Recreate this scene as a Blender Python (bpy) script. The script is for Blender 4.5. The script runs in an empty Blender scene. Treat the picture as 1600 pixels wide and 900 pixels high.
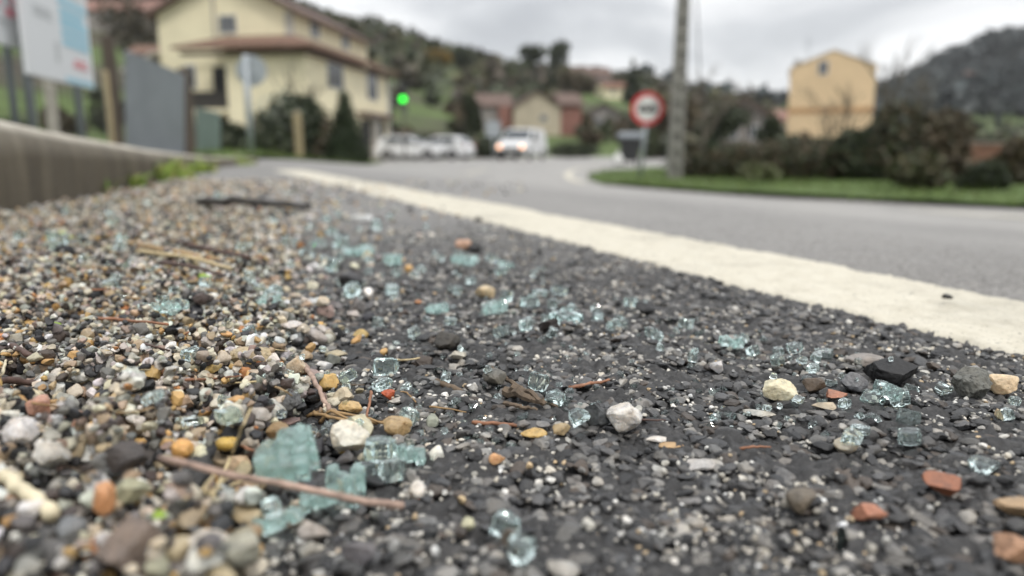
import bpy, math, random
import numpy as np
from math import radians as R, pi, sin, cos
RNG = np.random.default_rng(7); random.seed(7)
sc = bpy.context.scene
COL = sc.collection

# ------------------------------------------------------------------ camera
F = 1160.0; PITCH = math.atan((450-236)/F); CH = 0.085
cp, sp_ = cos(PITCH), sin(PITCH)
cam = bpy.data.cameras.new('camera'); co = bpy.data.objects.new('camera', cam); COL.objects.link(co)
co.location = (0, 0, CH); co.rotation_euler = (pi/2-PITCH, 0, 0)
cam.sensor_width = 36; cam.lens = 36*F/1600; cam.clip_start = 0.01; cam.clip_end = 5000
cam.dof.use_dof = True; cam.dof.focus_distance = 0.25; cam.dof.aperture_fstop = 7.6
sc.camera = co
def ray(px, py):
    a = (px-800)/F; b = (450-py)/F
    return np.array([a, cp+b*sp_, b*cp-sp_])
def gp(px, py, z=0.0):                       # where the line of sight meets height z
    d = ray(px, py); t = (z-CH)/d[2]
    return np.array([0, 0, CH])+d*t
def at(px, py, Y):                           # point at distance Y
    d = ray(px, py); return np.array([0, 0, CH])+d*(Y/d[1])
def depth(P): return P[1]*cp-(P[2]-CH)*sp_
def proj(X, Y, Z):
    d = Y*cp-(Z-CH)*sp_; u = Y*sp_+(Z-CH)*cp
    d = np.maximum(d, 1e-4)
    return 800+F*X/d, 450-F*u/d

# ------------------------------------------------------------------ mesh helpers
def np_mesh(name, V, Fc, mat=None, cols=None, smooth=False, sharp=0):
    me = bpy.data.meshes.new(name)
    V = np.ascontiguousarray(V, dtype=np.float32); Fc = np.ascontiguousarray(Fc, dtype=np.int32)
    n, k = Fc.shape
    me.vertices.add(len(V)); me.vertices.foreach_set('co', V.ravel())
    me.loops.add(n*k); me.loops.foreach_set('vertex_index', Fc.ravel())
    me.polygons.add(n); me.polygons.foreach_set('loop_start', np.arange(0, n*k, k, dtype=np.int32))
    try: me.polygons.foreach_set('loop_total', np.full(n, k, dtype=np.int32))
    except Exception: pass
    me.polygons.foreach_set('use_smooth', np.full(n, smooth, dtype=bool))
    if cols is not None:
        at_ = me.attributes.new('col', 'FLOAT_COLOR', 'POINT')
        c4 = np.ones((len(V), 4), dtype=np.float32); c4[:, :3] = cols
        at_.data.foreach_set('color', c4.ravel())
    me.update(calc_edges=True); me.validate()
    if sharp: me.set_sharp_from_angle(angle=R(sharp))
    if mat: me.materials.append(mat)
    return me
def link(name, me, parent=None):
    o = bpy.data.objects.new(name, me); COL.objects.link(o)
    if parent is not None: o.parent = parent
    return o
def tag(o, label, cat, group=None):
    o['label'] = label; o['category'] = cat
    if group: o['group'] = group
    return o
def struct(o, kind='structure'): o['kind'] = kind; return o
def thing(name, label, cat, loc=(0, 0, 0), rotz=0, group=None):
    o = bpy.data.objects.new(name, None); COL.objects.link(o); o.empty_display_size = .1
    o.location = tuple(float(v) for v in loc); o.rotation_euler = (0, 0, rotz)
    return tag(o, label, cat, group)
class MB:
    def __init__(s): s.v = []; s.f = []
    def add(s, V, Fs):
        b = len(s.v); s.v += [tuple(float(c) for c in p) for p in V]; s.f += [tuple(i+b for i in f) for f in Fs]; return s
    def box(s, x0, x1, y0, y1, z0, z1):
        V = [(x0,y0,z0),(x1,y0,z0),(x1,y1,z0),(x0,y1,z0),(x0,y0,z1),(x1,y0,z1),(x1,y1,z1),(x0,y1,z1)]
        return s.add(V, [(3,2,1,0),(4,5,6,7),(0,1,5,4),(1,2,6,5),(2,3,7,6),(3,0,4,7)])
    def prism(s, pts, d):                    # planar outline pushed along d
        n = len(pts); d = np.array(d); P = [np.array(p, float) for p in pts]
        V = P+[p+d for p in P]
        return s.add(V, [tuple(range(n-1,-1,-1)), tuple(range(n, 2*n))]+[(i,(i+1)%n,n+(i+1)%n,n+i) for i in range(n)])
    def tube(s, pts, rad, n=8):
        P = [np.array(p, float) for p in pts]
        if not hasattr(rad, '__len__'): rad = [rad]*len(P)
        V = []; ref = np.array([.31, .17, .93])
        for i, p in enumerate(P):
            t = P[min(i+1, len(P)-1)]-P[max(i-1, 0)]; t = t/(np.linalg.norm(t)+1e-12)
            a = np.cross(t, ref); a /= (np.linalg.norm(a)+1e-12); b = np.cross(t, a)
            for k in range(n):
                th = 2*pi*k/n; V.append(p+rad[i]*(cos(th)*a+sin(th)*b))
        Fs = []
        for i in range(len(P)-1):
            for k in range(n): Fs.append((i*n+k, i*n+(k+1)%n, (i+1)*n+(k+1)%n, (i+1)*n+k))
        Fs += [tuple(range(n-1,-1,-1)), tuple(range((len(P)-1)*n, len(P)*n))]
        return s.add(V, Fs)
    def disc(s, c, r, nrm_y, th=.01, n=28, r0=None):   # disc facing -y or +y, thickness along y
        P = [(c[0]+r*cos(2*pi*k/n), c[1], c[2]+r*sin(2*pi*k/n)) for k in range(n)]
        return s.prism(P, (0, th*nrm_y, 0))
    def build(s, name, mat, parent=None, smooth=False, bevel=0):
        me = bpy.data.meshes.new(name); me.from_pydata(s.v, [], s.f); me.materials.append(mat)
        if smooth: me.polygons.foreach_set('use_smooth', [True]*len(me.polygons))
        o = link(name, me, parent)
        import bmesh
        bm = bmesh.new(); bm.from_mesh(me); bmesh.ops.recalc_face_normals(bm, faces=bm.faces); bm.to_mesh(me); bm.free()
        if bevel:
            m = o.modifiers.new('bevel', 'BEVEL'); m.width = bevel; m.segments = 2; m.limit_method = 'ANGLE'
        return o
# value noise
def _h(ix, iy, iz, seed):
    n = (ix*374761393+iy*668265263+iz*2147483647+seed*1274126177) & 0xffffffff
    n = ((n ^ (n >> 13))*1274126177) & 0xffffffff
    return ((n ^ (n >> 16)) & 0xffff)/65535.0
def vnoise(x, y, z=0.0, seed=0):
    x, y, z = np.broadcast_arrays(np.asarray(x, float), np.asarray(y, float), np.asarray(z, float))
    fx, fy, fz = np.floor(x), np.floor(y), np.floor(z); ix, iy, iz = fx.astype(np.int64), fy.astype(np.int64), fz.astype(np.int64)
    ux, uy, uz = x-fx, y-fy, z-fz
    ux, uy, uz = [u*u*(3-2*u) for u in (ux, uy, uz)]
    r = 0
    for dx in (0, 1):
        for dy in (0, 1):
            for dz in (0, 1):
                w = (ux if dx else 1-ux)*(uy if dy else 1-uy)*(uz if dz else 1-uz)
                r = r+w*_h(ix+dx, iy+dy, iz+dz, seed)
    return r
def ss(a, b, x):
    t = np.clip((np.asarray(x, float)-a)/(b-a), 0, 1); return t*t*(3-2*t)

# ------------------------------------------------------------------ materials
def newmat(name):
    m = bpy.data.materials.new(name); m.use_nodes = True; nt = m.node_tree
    return m, nt, nt.nodes['Principled BSDF']
def pos_noise(nt, scale, detail=4, rough=.55, coord='pos', stretch=None):
    if coord == 'pos': c = nt.nodes.new('ShaderNodeNewGeometry').outputs['Position']
    else: c = nt.nodes.new('ShaderNodeTexCoord').outputs['Object']
    if stretch:
        mp = nt.nodes.new('ShaderNodeMapping'); mp.inputs['Scale'].default_value = stretch; nt.links.new(c, mp.inputs[0]); c = mp.outputs[0]
    n = nt.nodes.new('ShaderNodeTexNoise'); n.inputs['Scale'].default_value = scale
    n.inputs['Detail'].default_value = detail; n.inputs['Roughness'].default_value = rough
    nt.links.new(c, n.inputs['Vector']); return n.outputs['Fac']
def ramp(nt, fac, stops):
    r = nt.nodes.new('ShaderNodeValToRGB'); e = r.color_ramp.elements
    while len(e) < len(stops): e.new(.5)
    for k, (p, c) in enumerate(stops):
        e[k].position = p; e[k].color = tuple(c)+(1,) if hasattr(c, '__len__') else (c, c, c, 1)
    nt.links.new(fac, r.inputs[0]); return r.outputs[0]
def mixc(nt, mode, fac, a, b):
    m = nt.nodes.new('ShaderNodeMix'); m.data_type = 'RGBA'; m.blend_type = mode
    for s, v in ((m.inputs[0], fac), (m.inputs[6], a), (m.inputs[7], b)):
        if hasattr(v, 'is_linked') or hasattr(v, 'links'): nt.links.new(v, s)
        else: s.default_value = v if not hasattr(v, '__len__') else tuple(v)[:3]+(1,)
    return m.outputs[2]
def bump(nt, b, h, dist, strength=1):
    n = nt.nodes.new('ShaderNodeBump'); n.inputs['Distance'].default_value = dist; n.inputs['Strength'].default_value = strength
    nt.links.new(h, n.inputs['Height']); nt.links.new(n.outputs[0], b.inputs['Normal'])
def simple(name, c, rough=.7, metal=0, noise=None, var=.25, bmp=None, stretch=None):
    m, nt, b = newmat(name); b.inputs['Roughness'].default_value = rough; b.inputs['Metallic'].default_value = metal
    if noise:
        f = pos_noise(nt, noise, 5, .6, stretch=stretch)
        k = ramp(nt, f, [(.3, tuple(v*(1-var) for v in c)), (.7, tuple(min(1, v*(1+var)) for v in c))])
        nt.links.new(k, b.inputs['Base Color'])
        if bmp: bump(nt, b, f, bmp)
    else: b.inputs['Base Color'].default_value = tuple(c)+(1,)
    return m
def attr_col(nt, src):
    if src == 'attr':
        a = nt.nodes.new('ShaderNodeAttribute'); a.attribute_name = 'col'; return a.outputs['Color']
    return nt.nodes.new('ShaderNodeObjectInfo').outputs['Color']
def stone_mat(name, src, sss=0, spots=.0, rough=.42):
    m, nt, b = newmat(name)
    c = attr_col(nt, src)
    f = pos_noise(nt, 420, 5, .65); k = ramp(nt, f, [(.28, .55), (.5, 1.0), (.75, 1.3)])
    c = mixc(nt, 'MULTIPLY', 1.0, c, k)
    f3 = pos_noise(nt, 160, 2, .5); k3 = ramp(nt, f3, [(.35, (1.0, .96, .9)), (.65, (.92, .98, 1.05))]); c = mixc(nt, 'MULTIPLY', .7, c, k3)
    if spots:
        f2 = pos_noise(nt, 900, 2, .5); k2 = ramp(nt, f2, [(.33, .22), (.40, 1.0)])
        c = mixc(nt, 'MULTIPLY', spots, c, k2)
    nt.links.new(c, b.inputs['Base Color'])
    rr = ramp(nt, f, [(.3, rough-.12), (.7, rough+.2)]); nt.links.new(rr, b.inputs['Roughness'])
    fb = pos_noise(nt, 1300, 4, .7); bump(nt, b, fb, .00035, .8)
    if sss:
        b.inputs['Subsurface Weight'].default_value = sss; b.inputs['Subsurface Radius'].default_value = (.003, .0025, .0018); b.inputs['Subsurface Scale'].default_value = 1
    return m
M = {}
M['gravel'] = stone_mat('gravel_stone', 'attr')
M['stone'] = stone_mat('pebble_stone', 'obj')
M['speckled'] = stone_mat('speckled_stone', 'obj', spots=.85, rough=.6)
M['quartz'] = stone_mat('quartz', 'obj', sss=.35, spots=.12, rough=.3)
M['tar'] = stone_mat('tar', 'obj', rough=.5)
def glass_mat(name, milk0, milk1, dens):
    m, nt, b = newmat(name)
    b.inputs['Base Color'].default_value = (.92, .995, .98, 1); b.inputs['Roughness'].default_value = .0
    b.inputs['IOR'].default_value = 1.5; b.inputs['Transmission Weight'].default_value = 1
    d = nt.nodes.new('ShaderNodeBsdfTranslucent'); d.inputs['Color'].default_value = (.80, 1.0, .955, 1)
    d2 = nt.nodes.new('ShaderNodeBsdfDiffuse'); d2.inputs['Color'].default_value = (.72, .95, .91, 1)
    md = nt.nodes.new('ShaderNodeMixShader'); md.inputs[0].default_value = .5; nt.links.new(d.outputs[0], md.inputs[1]); nt.links.new(d2.outputs[0], md.inputs[2])
    mx = nt.nodes.new('ShaderNodeMixShader')
    f = pos_noise(nt, 350, 3, .6); k = ramp(nt, f, [(.38, milk0), (.66, milk1)]); nt.links.new(k, mx.inputs[0])
    nt.links.new(b.outputs[0], mx.inputs[1]); nt.links.new(md.outputs[0], mx.inputs[2])
    va = nt.nodes.new('ShaderNodeVolumeAbsorption'); va.inputs['Color'].default_value = (.40, .92, .87, 1); va.inputs['Density'].default_value = dens
    out = nt.nodes['Material Output']; nt.links.new(mx.outputs[0], out.inputs['Surface']); nt.links.new(va.outputs[0], out.inputs['Volume'])
    return m
M['glass'] = glass_mat('tempered_glass', .0, .07, 16); M['cracked'] = glass_mat('cracked_glass', .08, .30, 12)
def asphalt_mat():
    m, nt, b = newmat('asphalt')
    a = nt.nodes.new('ShaderNodeAttribute'); a.attribute_name = 'paleness'
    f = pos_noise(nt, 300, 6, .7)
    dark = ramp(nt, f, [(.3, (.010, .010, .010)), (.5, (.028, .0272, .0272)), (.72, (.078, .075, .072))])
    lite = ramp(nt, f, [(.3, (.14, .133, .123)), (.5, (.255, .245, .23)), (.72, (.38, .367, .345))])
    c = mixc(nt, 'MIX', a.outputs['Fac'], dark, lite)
    v = nt.nodes.new('ShaderNodeTexVoronoi'); v.inputs['Scale'].default_value = 260
    nt.links.new(nt.nodes.new('ShaderNodeNewGeometry').outputs['Position'], v.inputs['Vector'])
    spk = ramp(nt, v.outputs['Distance'], [(.10, 1.0), (.2, 0.0)])
    sel = nt.nodes.new('ShaderNodeSeparateColor'); nt.links.new(v.outputs['Color'], sel.inputs[0])
    selr = ramp(nt, sel.outputs[0], [(.70, 0.0), (.74, .8)])
    mm = nt.nodes.new('ShaderNodeMath'); mm.operation = 'MULTIPLY'; nt.links.new(spk, mm.inputs[0]); nt.links.new(selr, mm.inputs[1])
    c = mixc(nt, 'MIX', mm.outputs[0], c, (.42, .40, .36))
    big = pos_noise(nt, 1.3, 6, .65); kb = ramp(nt, big, [(.3, .68), (.5, 1.0), (.7, 1.18)]); c = mixc(nt, 'MULTIPLY', 1, c, kb)
    nt.links.new(c, b.inputs['Base Color']); b.inputs['Roughness'].default_value = .52
    fb = pos_noise(nt, 700, 5, .7); bump(nt, b, fb, .0007, .9)
    return m
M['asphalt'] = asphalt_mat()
def paint_mat():
    m, nt, b = newmat('road_paint')
    f = pos_noise(nt, 60, 6, .65); f2 = pos_noise(nt, 500, 3, .6)
    c = ramp(nt, f, [(.25, (.41, .38, .30)), (.45, (.515, .48, .39)), (.75, (.575, .545, .455))])
    k = ramp(nt, f2, [(.30, .22), (.40, 1.0)]); c = mixc(nt, 'MULTIPLY', .85, c, k)
    f4 = pos_noise(nt, 9, 5, .7); c = mixc(nt, 'MULTIPLY', .8, c, ramp(nt, f4, [(.28, .72), (.5, 1.0)]))
    nt.links.new(c, b.inputs['Base Color']); b.inputs['Roughness'].default_value = .6
    bump(nt, b, f2, .0006, .7); return m
M['paint'] = paint_mat()
def veg_mat(name, src='attr', c=None):
    m, nt, b = newmat(name)
    if c is None: k = attr_col(nt, src)
    else: k = ramp(nt, pos_noise(nt, 1.5, 4, .6), [(.3, tuple(v*.6 for v in c)), (.7, tuple(v*1.4 for v in c))])
    nt.links.new(k, b.inputs['Base Color']); b.inputs['Roughness'].default_value = .65
    b.inputs['Subsurface Weight'].default_value = 0
    return m
M['leaf'] = veg_mat('foliage')
M['bark'] = simple('bark', (.10, .085, .065), .9, 0, 6, .4)
M['ivy_bark'] = simple('mossy_bark', (.05, .055, .03), .9, 0, 5, .5)
M['concrete'] = simple('pole_concrete', (.20, .195, .175), .85, 0, 7, .3)
M['hole'] = simple('pole_recess', (.10, .10, .095), .9, 0, 7, .3)
M['metal'] = simple('galvanised', (.33, .36, .38), .5, .3, 8, .15)
M['bluegrey'] = simple('painted_steel', (.20, .22, .24), .6, 0, 2, .12)
M['teal'] = simple('painted_teal', (.14, .19, .17), .6, 0, 2, .12)
M['rust'] = simple('weathered_wood', (.075, .058, .045), .85, 0, 5, .4, stretch=(1, 1, .2))
M['postwood'] = simple('pale_wood', (.27, .22, .13), .85, 0, 6, .3, stretch=(1, 1, .2))
M['yellow'] = simple('cream_render', (.76, .69, .49), .85, 0, .9, .09)
M['beige'] = simple('ochre_render', (.66, .50, .305), .85, 0, .7, .09)
M['band'] = simple('ochre_band', (.45, .27, .13), .85, 0, .7, .1)
M['trim'] = simple('grey_trim', (.42, .40, .36), .8, 0, 2, .1)
M['tile'] = simple('roof_tile', (.15, .085, .058), .85, 0, 3, .35)
M['tile_dark'] = simple('old_roof_tile', (.12, .08, .065), .85, 0, 3, .35)
M['redtile'] = simple('red_roof_tile', (.21, .115, .09), .85, 0, 2, .3)
M['brick'] = simple('red_brick', (.24, .115, .09), .85, 0, 3, .3)
M['oldbrick'] = simple('old_brick', (.17, .085, .055), .9, 0, 3, .4)
M['creamwall'] = simple('pale_render', (.44, .385, .29), .85, 0, .8, .15)
M['greywall'] = simple('grey_render', (.26, .24, .22), .85, 0, .8, .2)
M['whitewall'] = simple('white_render', (.62, .62, .60), .85, 0, .8, .1)
M['pane'] = simple('window_glass', (.05, .06, .07), .12)
M['frame'] = simple('window_frame', (.55, .55, .55), .5)
M['dark'] = simple('dark_opening', (.03, .03, .03), .8)
M['rail'] = simple('dark_railing', (.04, .035, .03), .6)
M['white_car'] = simple('white_car_paint', (.68, .69, .70), .25)
M['silver_car'] = simple('silver_car_paint', (.11, .113, .116), .3)
M['tyre'] = simple('tyre', (.02, .02, .02), .8)
M['rim'] = simple('rim', (.35, .35, .36), .4, .6)
M['black_plastic'] = simple('black_plastic', (.025, .026, .028), .5)
M['tail'] = simple('tail_lamp', (.35, .02, .02), .3)
M['signred'] = simple('sign_red', (.50, .022, .028), .45)
M['signwhite'] = simple('sign_white', (.66, .66, .64), .45)
M['signblack'] = simple('sign_black', (.03, .03, .032), .5)
M['board'] = simple('board_white', (.62, .64, .66), .45)
M['b_blue'] = simple('board_blue', (.28, .52, .64), .45)
M['b_navy'] = simple('board_navy', (.20, .23, .52), .45)
M['b_grey'] = simple('board_grey', (.42, .44, .45), .45)
M['b_red'] = simple('board_red', (.62, .20, .22), .45)
M['b_pink'] = simple('board_pink', (.72, .22, .28), .45)
def kerb_mat():
    m, nt, b = newmat('kerb_concrete')
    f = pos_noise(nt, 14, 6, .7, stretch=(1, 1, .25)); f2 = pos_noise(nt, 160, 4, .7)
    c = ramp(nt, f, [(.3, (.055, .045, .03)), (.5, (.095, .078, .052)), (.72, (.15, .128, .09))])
    a = nt.nodes.new('ShaderNodeAttribute'); a.attribute_name = 'paleness'
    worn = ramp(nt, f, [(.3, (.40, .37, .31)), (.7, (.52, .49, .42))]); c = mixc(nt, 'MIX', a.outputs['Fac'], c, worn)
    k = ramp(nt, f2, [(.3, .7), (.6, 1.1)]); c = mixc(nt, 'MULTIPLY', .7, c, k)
    nt.links.new(c, b.inputs['Base Color']); b.inputs['Roughness'].default_value = .9; bump(nt, b, f2, .0015); return m
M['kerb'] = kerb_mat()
def emit(name, c, s):
    m, nt, b = newmat(name); b.inputs['Base Color'].default_value = (.1, .1, .1, 1)
    b.inputs['Emission Color'].default_value = tuple(c)+(1,); b.inputs['Emission Strength'].default_value = s; return m
M['green_lamp'] = emit('green_lamp', (.0, .8, .02), 3.2)
M['headlamp'] = emit('headlamp', (1, .45, .2), 3.2)
M['ground'] = None

# ------------------------------------------------------------------ ground shape
low = np.array([gp(x, y)[:2] for x, y in ((1600, 557), (1113, 440), (1000, 412), (760, 353), (650, 321))])
upp = np.array([gp(x, y)[:2] for x, y in ((1600, 467), (1451, 440), (1000, 362), (760, 324), (650, 297))])
A = np.polyfit(low[:, 1], low[:, 0], 1); B = np.polyfit(upp[:, 1], upp[:, 0], 1)
k_ = A[0]; nrm = math.hypot(1, k_); NX, NY = 1/nrm, -k_/nrm
S0 = A[1]/nrm; LW = float(np.clip(np.mean(upp[:, 0]*NX+upp[:, 1]*NY)-S0, .09, .16))
print('line', A, B, 'width', LW)
def sdist(X, Y): return X*NX+Y*NY-S0
def G(X, Y):
    s = np.maximum(sdist(X, Y)-LW, 0)
    d = .085*(s-.25*(1-np.exp(-s/.25)))
    return -(.46*np.tanh((d/.46)**3)**(1/3.0)) if False else -np.minimum(d, .46-.0)
kerb_px = [(0, 345), (130, 312), (240, 290), (300, 270), (330, 262.5)]
kerb_pts = [gp(x, y)[:2] for x, y in kerb_px]
kerb_pts = [kerb_pts[0]+np.array([.42, -1.5]), kerb_pts[0]+np.array([.17, -.6])]+kerb_pts+[gp(372, 258)[:2], gp(403, 255)[:2]]
kY = np.array([p[1] for p in kerb_pts]); kX = np.array([p[0] for p in kerb_pts])
kH = np.interp(kY, [0, .95, 1.9, 3.9, 5.3], [.15, .131, .092, .056, .035])
def kerbX(Y): return np.interp(Y, kY, kX)
edge_px = [(440, 1000), (445, 900), (400, 830), (385, 760), (405, 700), (480, 630), (515, 560), (490, 500), (440, 455), (465, 400), (450, 350), (400, 320), (385, 295), (400, 275), (430, 262)]
ep = np.array([gp(x, y)[:2] for x, y in edge_px]); ep = ep[np.argsort(ep[:, 1])]
def edgeX(Y): return np.interp(Y, ep[:, 1], ep[:, 0])

# road sheet: fine near the camera, coarse far off
def axis(lo, hi, f0, f1, step, grow=1.05):
    mid = list(np.arange(f0, f1, step)); s = step; x = mid[-1]; r = []
    while x < hi: s *= grow; x += s; r.append(x)
    s = step; x = f0; l = []
    while x > lo: s *= grow; x -= s; l.append(x)
    return np.array(l[::-1]+mid+r)
gx = axis(-28, 75, -.34, .40, .0011); gy = axis(-8, 75, .115, .52, .0011, 1.02)
XX, YY = np.meshgrid(gx, gy)
fade = np.clip(1-(np.abs(XX)-.6)/2, 0, 1)*np.clip(1-(YY-1.2)/2, 0, 1)
micro = (vnoise(XX*110, YY*110, 0, 1)-.5)*.0036+(vnoise(XX*290, YY*290, 0, 2)-.5)*.0030+(vnoise(XX*700, YY*700, 0, 3)-.5)*.0018
undu = (vnoise(XX*7, YY*7, 0, 5)-.5)*.004
SS = sdist(XX, YY)
ZZ = G(XX, YY)+(micro*np.where(SS > LW, .7, 1)+undu)*fade
paleness = ss(-.01, .03, SS)*.7+ss(LW, LW+1.2, SS)*.3
paleness = np.maximum(paleness, np.maximum(ss(2.2, 5, YY)*.75, .6*ss(.32, 1.1, YY)))  # shoulder paler with distance ahead: dust, plus grazing sheen put into the colour
paleness += .55*(1-np.abs(ss(.45, 1.6, YY)-1))*(SS < 0)*.6 if False else 0
ny, nx = XX.shape
idx = np.arange(ny*nx).reshape(ny, nx)
Q = np.stack([idx[:-1, :-1], idx[:-1, 1:], idx[1:, 1:], idx[1:, :-1]], -1).reshape(-1, 4)
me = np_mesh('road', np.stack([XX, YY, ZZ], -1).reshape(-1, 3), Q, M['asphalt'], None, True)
la = me.attributes.new('paleness', 'FLOAT', 'POINT'); la.data.foreach_set('value', np.clip(paleness, 0, 1).ravel().astype(np.float32))
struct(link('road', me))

# painted edge line
tdir = np.array([-NY, NX])                    # along the line, away from the camera
t_end = float(gp(478, 266)[:2] @ tdir)
tt = np.concatenate([np.arange(-2, -.2, .02), np.arange(-.2, 1.2, .003), np.arange(1.2, t_end, .01)])
ww = np.linspace(0, 1, 60)
def line_sheet(name, tt, s_c, width, jag=.004, lift=.0042, curve=None):
    T, W = np.meshgrid(tt, ww, indexing='ij')
    e0 = (vnoise(T*55, 3.3, 0, 11)-.5)*2*jag+(vnoise(T*260, 9, 0, 12)-.5)*jag; e1 = (vnoise(T*55, 7.7, 0, 13)-.5)*2*jag+(vnoise(T*260, 2, 0, 14)-.5)*jag
    s = s_c+e0+W*(width+e1-e0)
    if curve is not None: s = s+curve(T)
    X = NX*(s+S0)+tdir[0]*T; Y = NY*(s+S0)+tdir[1]*T
    mic = (vnoise(X*110, Y*110, 0, 1)-.5)*.0010+(vnoise(X*290, Y*290, 0, 2)-.5)*.0013+(vnoise(X*700, Y*700, 0, 3)-.5)*.0010
    edge = np.minimum(W, 1-W)*width
    z = G(X, Y)+(mic+(vnoise(X*7, Y*7, 0, 5)-.5)*.004)*np.clip(1-(Y-1.2)/2, 0, 1)+lift*.8*ss(-.001, .004, edge)-.0012
    n0, n1 = X.shape; ix = np.arange(n0*n1).reshape(n0, n1)
    q = np.stack([ix[:-1, :-1], ix[1:, :-1], ix[1:, 1:], ix[:-1, 1:]], -1).reshape(-1, 4)
    return struct(link(name, np_mesh(name, np.stack([X, Y, z], -1).reshape(-1, 3), q, M['paint'], None, True)))
line_sheet('road_marking', tt, 0.0, LW)
def curve_strip(name, pts, width, lift=.006):
    P = np.array(pts); n = 60; u = np.linspace(0, len(P)-1, n); X = np.interp(u, np.arange(len(P)), P[:, 0]); Y = np.interp(u, np.arange(len(P)), P[:, 1])
    for _ in range(3): X[1:-1] = (X[:-2]+2*X[1:-1]+X[2:])/4; Y[1:-1] = (Y[:-2]+2*Y[1:-1]+Y[2:])/4
    dx, dy = np.gradient(X), np.gradient(Y); l = np.hypot(dx, dy)
    V = []
    for w in (-.5, .5):
        x = X-dy/l*width*w; y = Y+dx/l*width*w; V.append(np.stack([x, y, G(x, y)+lift], -1))
    V = np.concatenate(V); q = np.array([(i, i+1, n+i+1, n+i) for i in range(n-1)])
    return struct(link(name, np_mesh(name, V, q, M['paint'])))
def pY(px, Y): return np.array([(px-800)/F*Y*.983, Y])
curve_strip('road_marking', [pY(p, y) for p, y in ((1760, 5.7), (1600, 6.2), (1450, 6.8), (1300, 7.5), (1150, 8.4), (1000, 10.0), (930, 11.8), (893, 14.5), (885, 18), (900, 23), (950, 28))], .16)
curve_strip('road_marking', [pY(p, y) for p, y in ((724, 13.2), (716, 14.8), (726, 18), (760, 23))], .14)

# kerb
cs = [(0, -.06), (0, .6), (.004, .84), (.014, .95), (.030, 1.0), (.12, 1.0), (.125, .9), (.125, -.06)]
V = []; ln = []
kt = np.linspace(0, len(kerb_pts)-1, 140); KX = np.interp(kt, range(len(kX)), kX); KY = np.interp(kt, range(len(kX)), kY)
for _ in range(4): KX[1:-1] = (KX[:-2]+2*KX[1:-1]+KX[2:])/4; KY[1:-1] = (KY[:-2]+2*KY[1:-1]+KY[2:])/4
KHt = np.interp(KY, [0, .95, 1.9, 3.9, 5.3], [.15, .131, .092, .056, .035])
kdx, kdy = np.gradient(KX), np.gradient(KY); kl = np.hypot(kdx, kdy); LNX, LNY = -kdy/kl, kdx/kl    # left normal
for i in range(140):
    for (o, h) in cs:
        j = (float(vnoise(i*.7, o*40, h*5, 21))-.5)*.006
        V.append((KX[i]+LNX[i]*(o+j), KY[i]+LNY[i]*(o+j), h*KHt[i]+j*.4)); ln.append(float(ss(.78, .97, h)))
m_ = len(cs); q = [(i*m_+k, i*m_+k+1, (i+1)*m_+k+1, (i+1)*m_+k) for i in range(139) for k in range(m_-1)]
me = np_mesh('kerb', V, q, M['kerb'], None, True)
la = me.attributes.new('paleness', 'FLOAT', 'POINT'); la.data.foreach_set('value', np.array(ln, dtype=np.float32)); struct(link('kerb', me))

# ground behind the kerb, pavement then rough grass
gm, nt, b = newmat('rough_grass')
f = pos_noise(nt, .8, 6, .65); nt.links.new(ramp(nt, f, [(.3, (.045, .05, .02)), (.55, (.06, .085, .022)), (.75, (.10, .12, .04))]), b.inputs['Base Color']); b.inputs['Roughness'].default_value = .9
M['grassground'] = gm
lg, nt, b = newmat('lawn')
f = pos_noise(nt, 1.6, 6, .65); nt.links.new(ramp(nt, f, [(.3, (.04, .06, .012)), (.5, (.065, .11, .018)), (.75, (.10, .15, .03))]), b.inputs['Base Color']); b.inputs['Roughness'].default_value = .9
M['lawn'] = lg
M['pave'] = simple('pavement_concrete', (.34, .32, .28), .9, 0, 9, .25)
def side_sheet(name, us, mat, zfun):
    X = KX[:, None]+LNX[:, None]*us[None]; Y = KY[:, None]+LNY[:, None]*us[None]; U = np.broadcast_to(us[None], X.shape)
    z = zfun(U, np.broadcast_to(KHt[:, None], X.shape)); n0, n1 = X.shape; ix = np.arange(n0*n1).reshape(n0, n1)
    q = np.stack([ix[:-1, :-1], ix[1:, :-1], ix[1:, 1:], ix[:-1, 1:]], -1).reshape(-1, 4)
    return struct(link(name, np_mesh(name, np.stack([X, Y, z], -1).reshape(-1, 3), q, mat, None, True)))
side_sheet('pavement', np.linspace(.12, 1.3, 8), M['pave'], lambda U, H: H-.006+0*U)
XL, YL = np.meshgrid(np.linspace(-26, 0, 90), np.linspace(-4, 40, 140))
off = np.interp(YL, KY, KX, right=np.nan)
kx2 = np.where(YL > KY[-1], KX[-1]-.40*(YL-KY[-1]), np.interp(YL, KY, KX))-1.25
u = kx2-XL
zl = np.where(u > 0, np.interp(YL, [0, .95, 1.9, 3.9, 5.3, 12, 40], [.14, .12, .08, .045, .02, .03, -.05])+.012*u+(vnoise(XL*1.5, YL*1.5, 0, 31)-.5)*.03*np.clip(u, 0, 1), -.7)
def grid_obj(name, X, Y, Z, mat, keep=None):
    n0, n1 = X.shape; ix = np.arange(n0*n1).reshape(n0, n1)
    q = np.stack([ix[:-1, :-1], ix[:-1, 1:], ix[1:, 1:], ix[1:, :-1]], -1).reshape(-1, 4)
    if keep is not None:
        k = keep.ravel(); q = q[k[q].all(1)]
    return struct(link(name, np_mesh(name, np.stack([X, Y, Z], -1).reshape(-1, 3), q, mat, None, True)))
grid_obj('verge', XL, YL, zl, M['grassground'], u > -.35)
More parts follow.
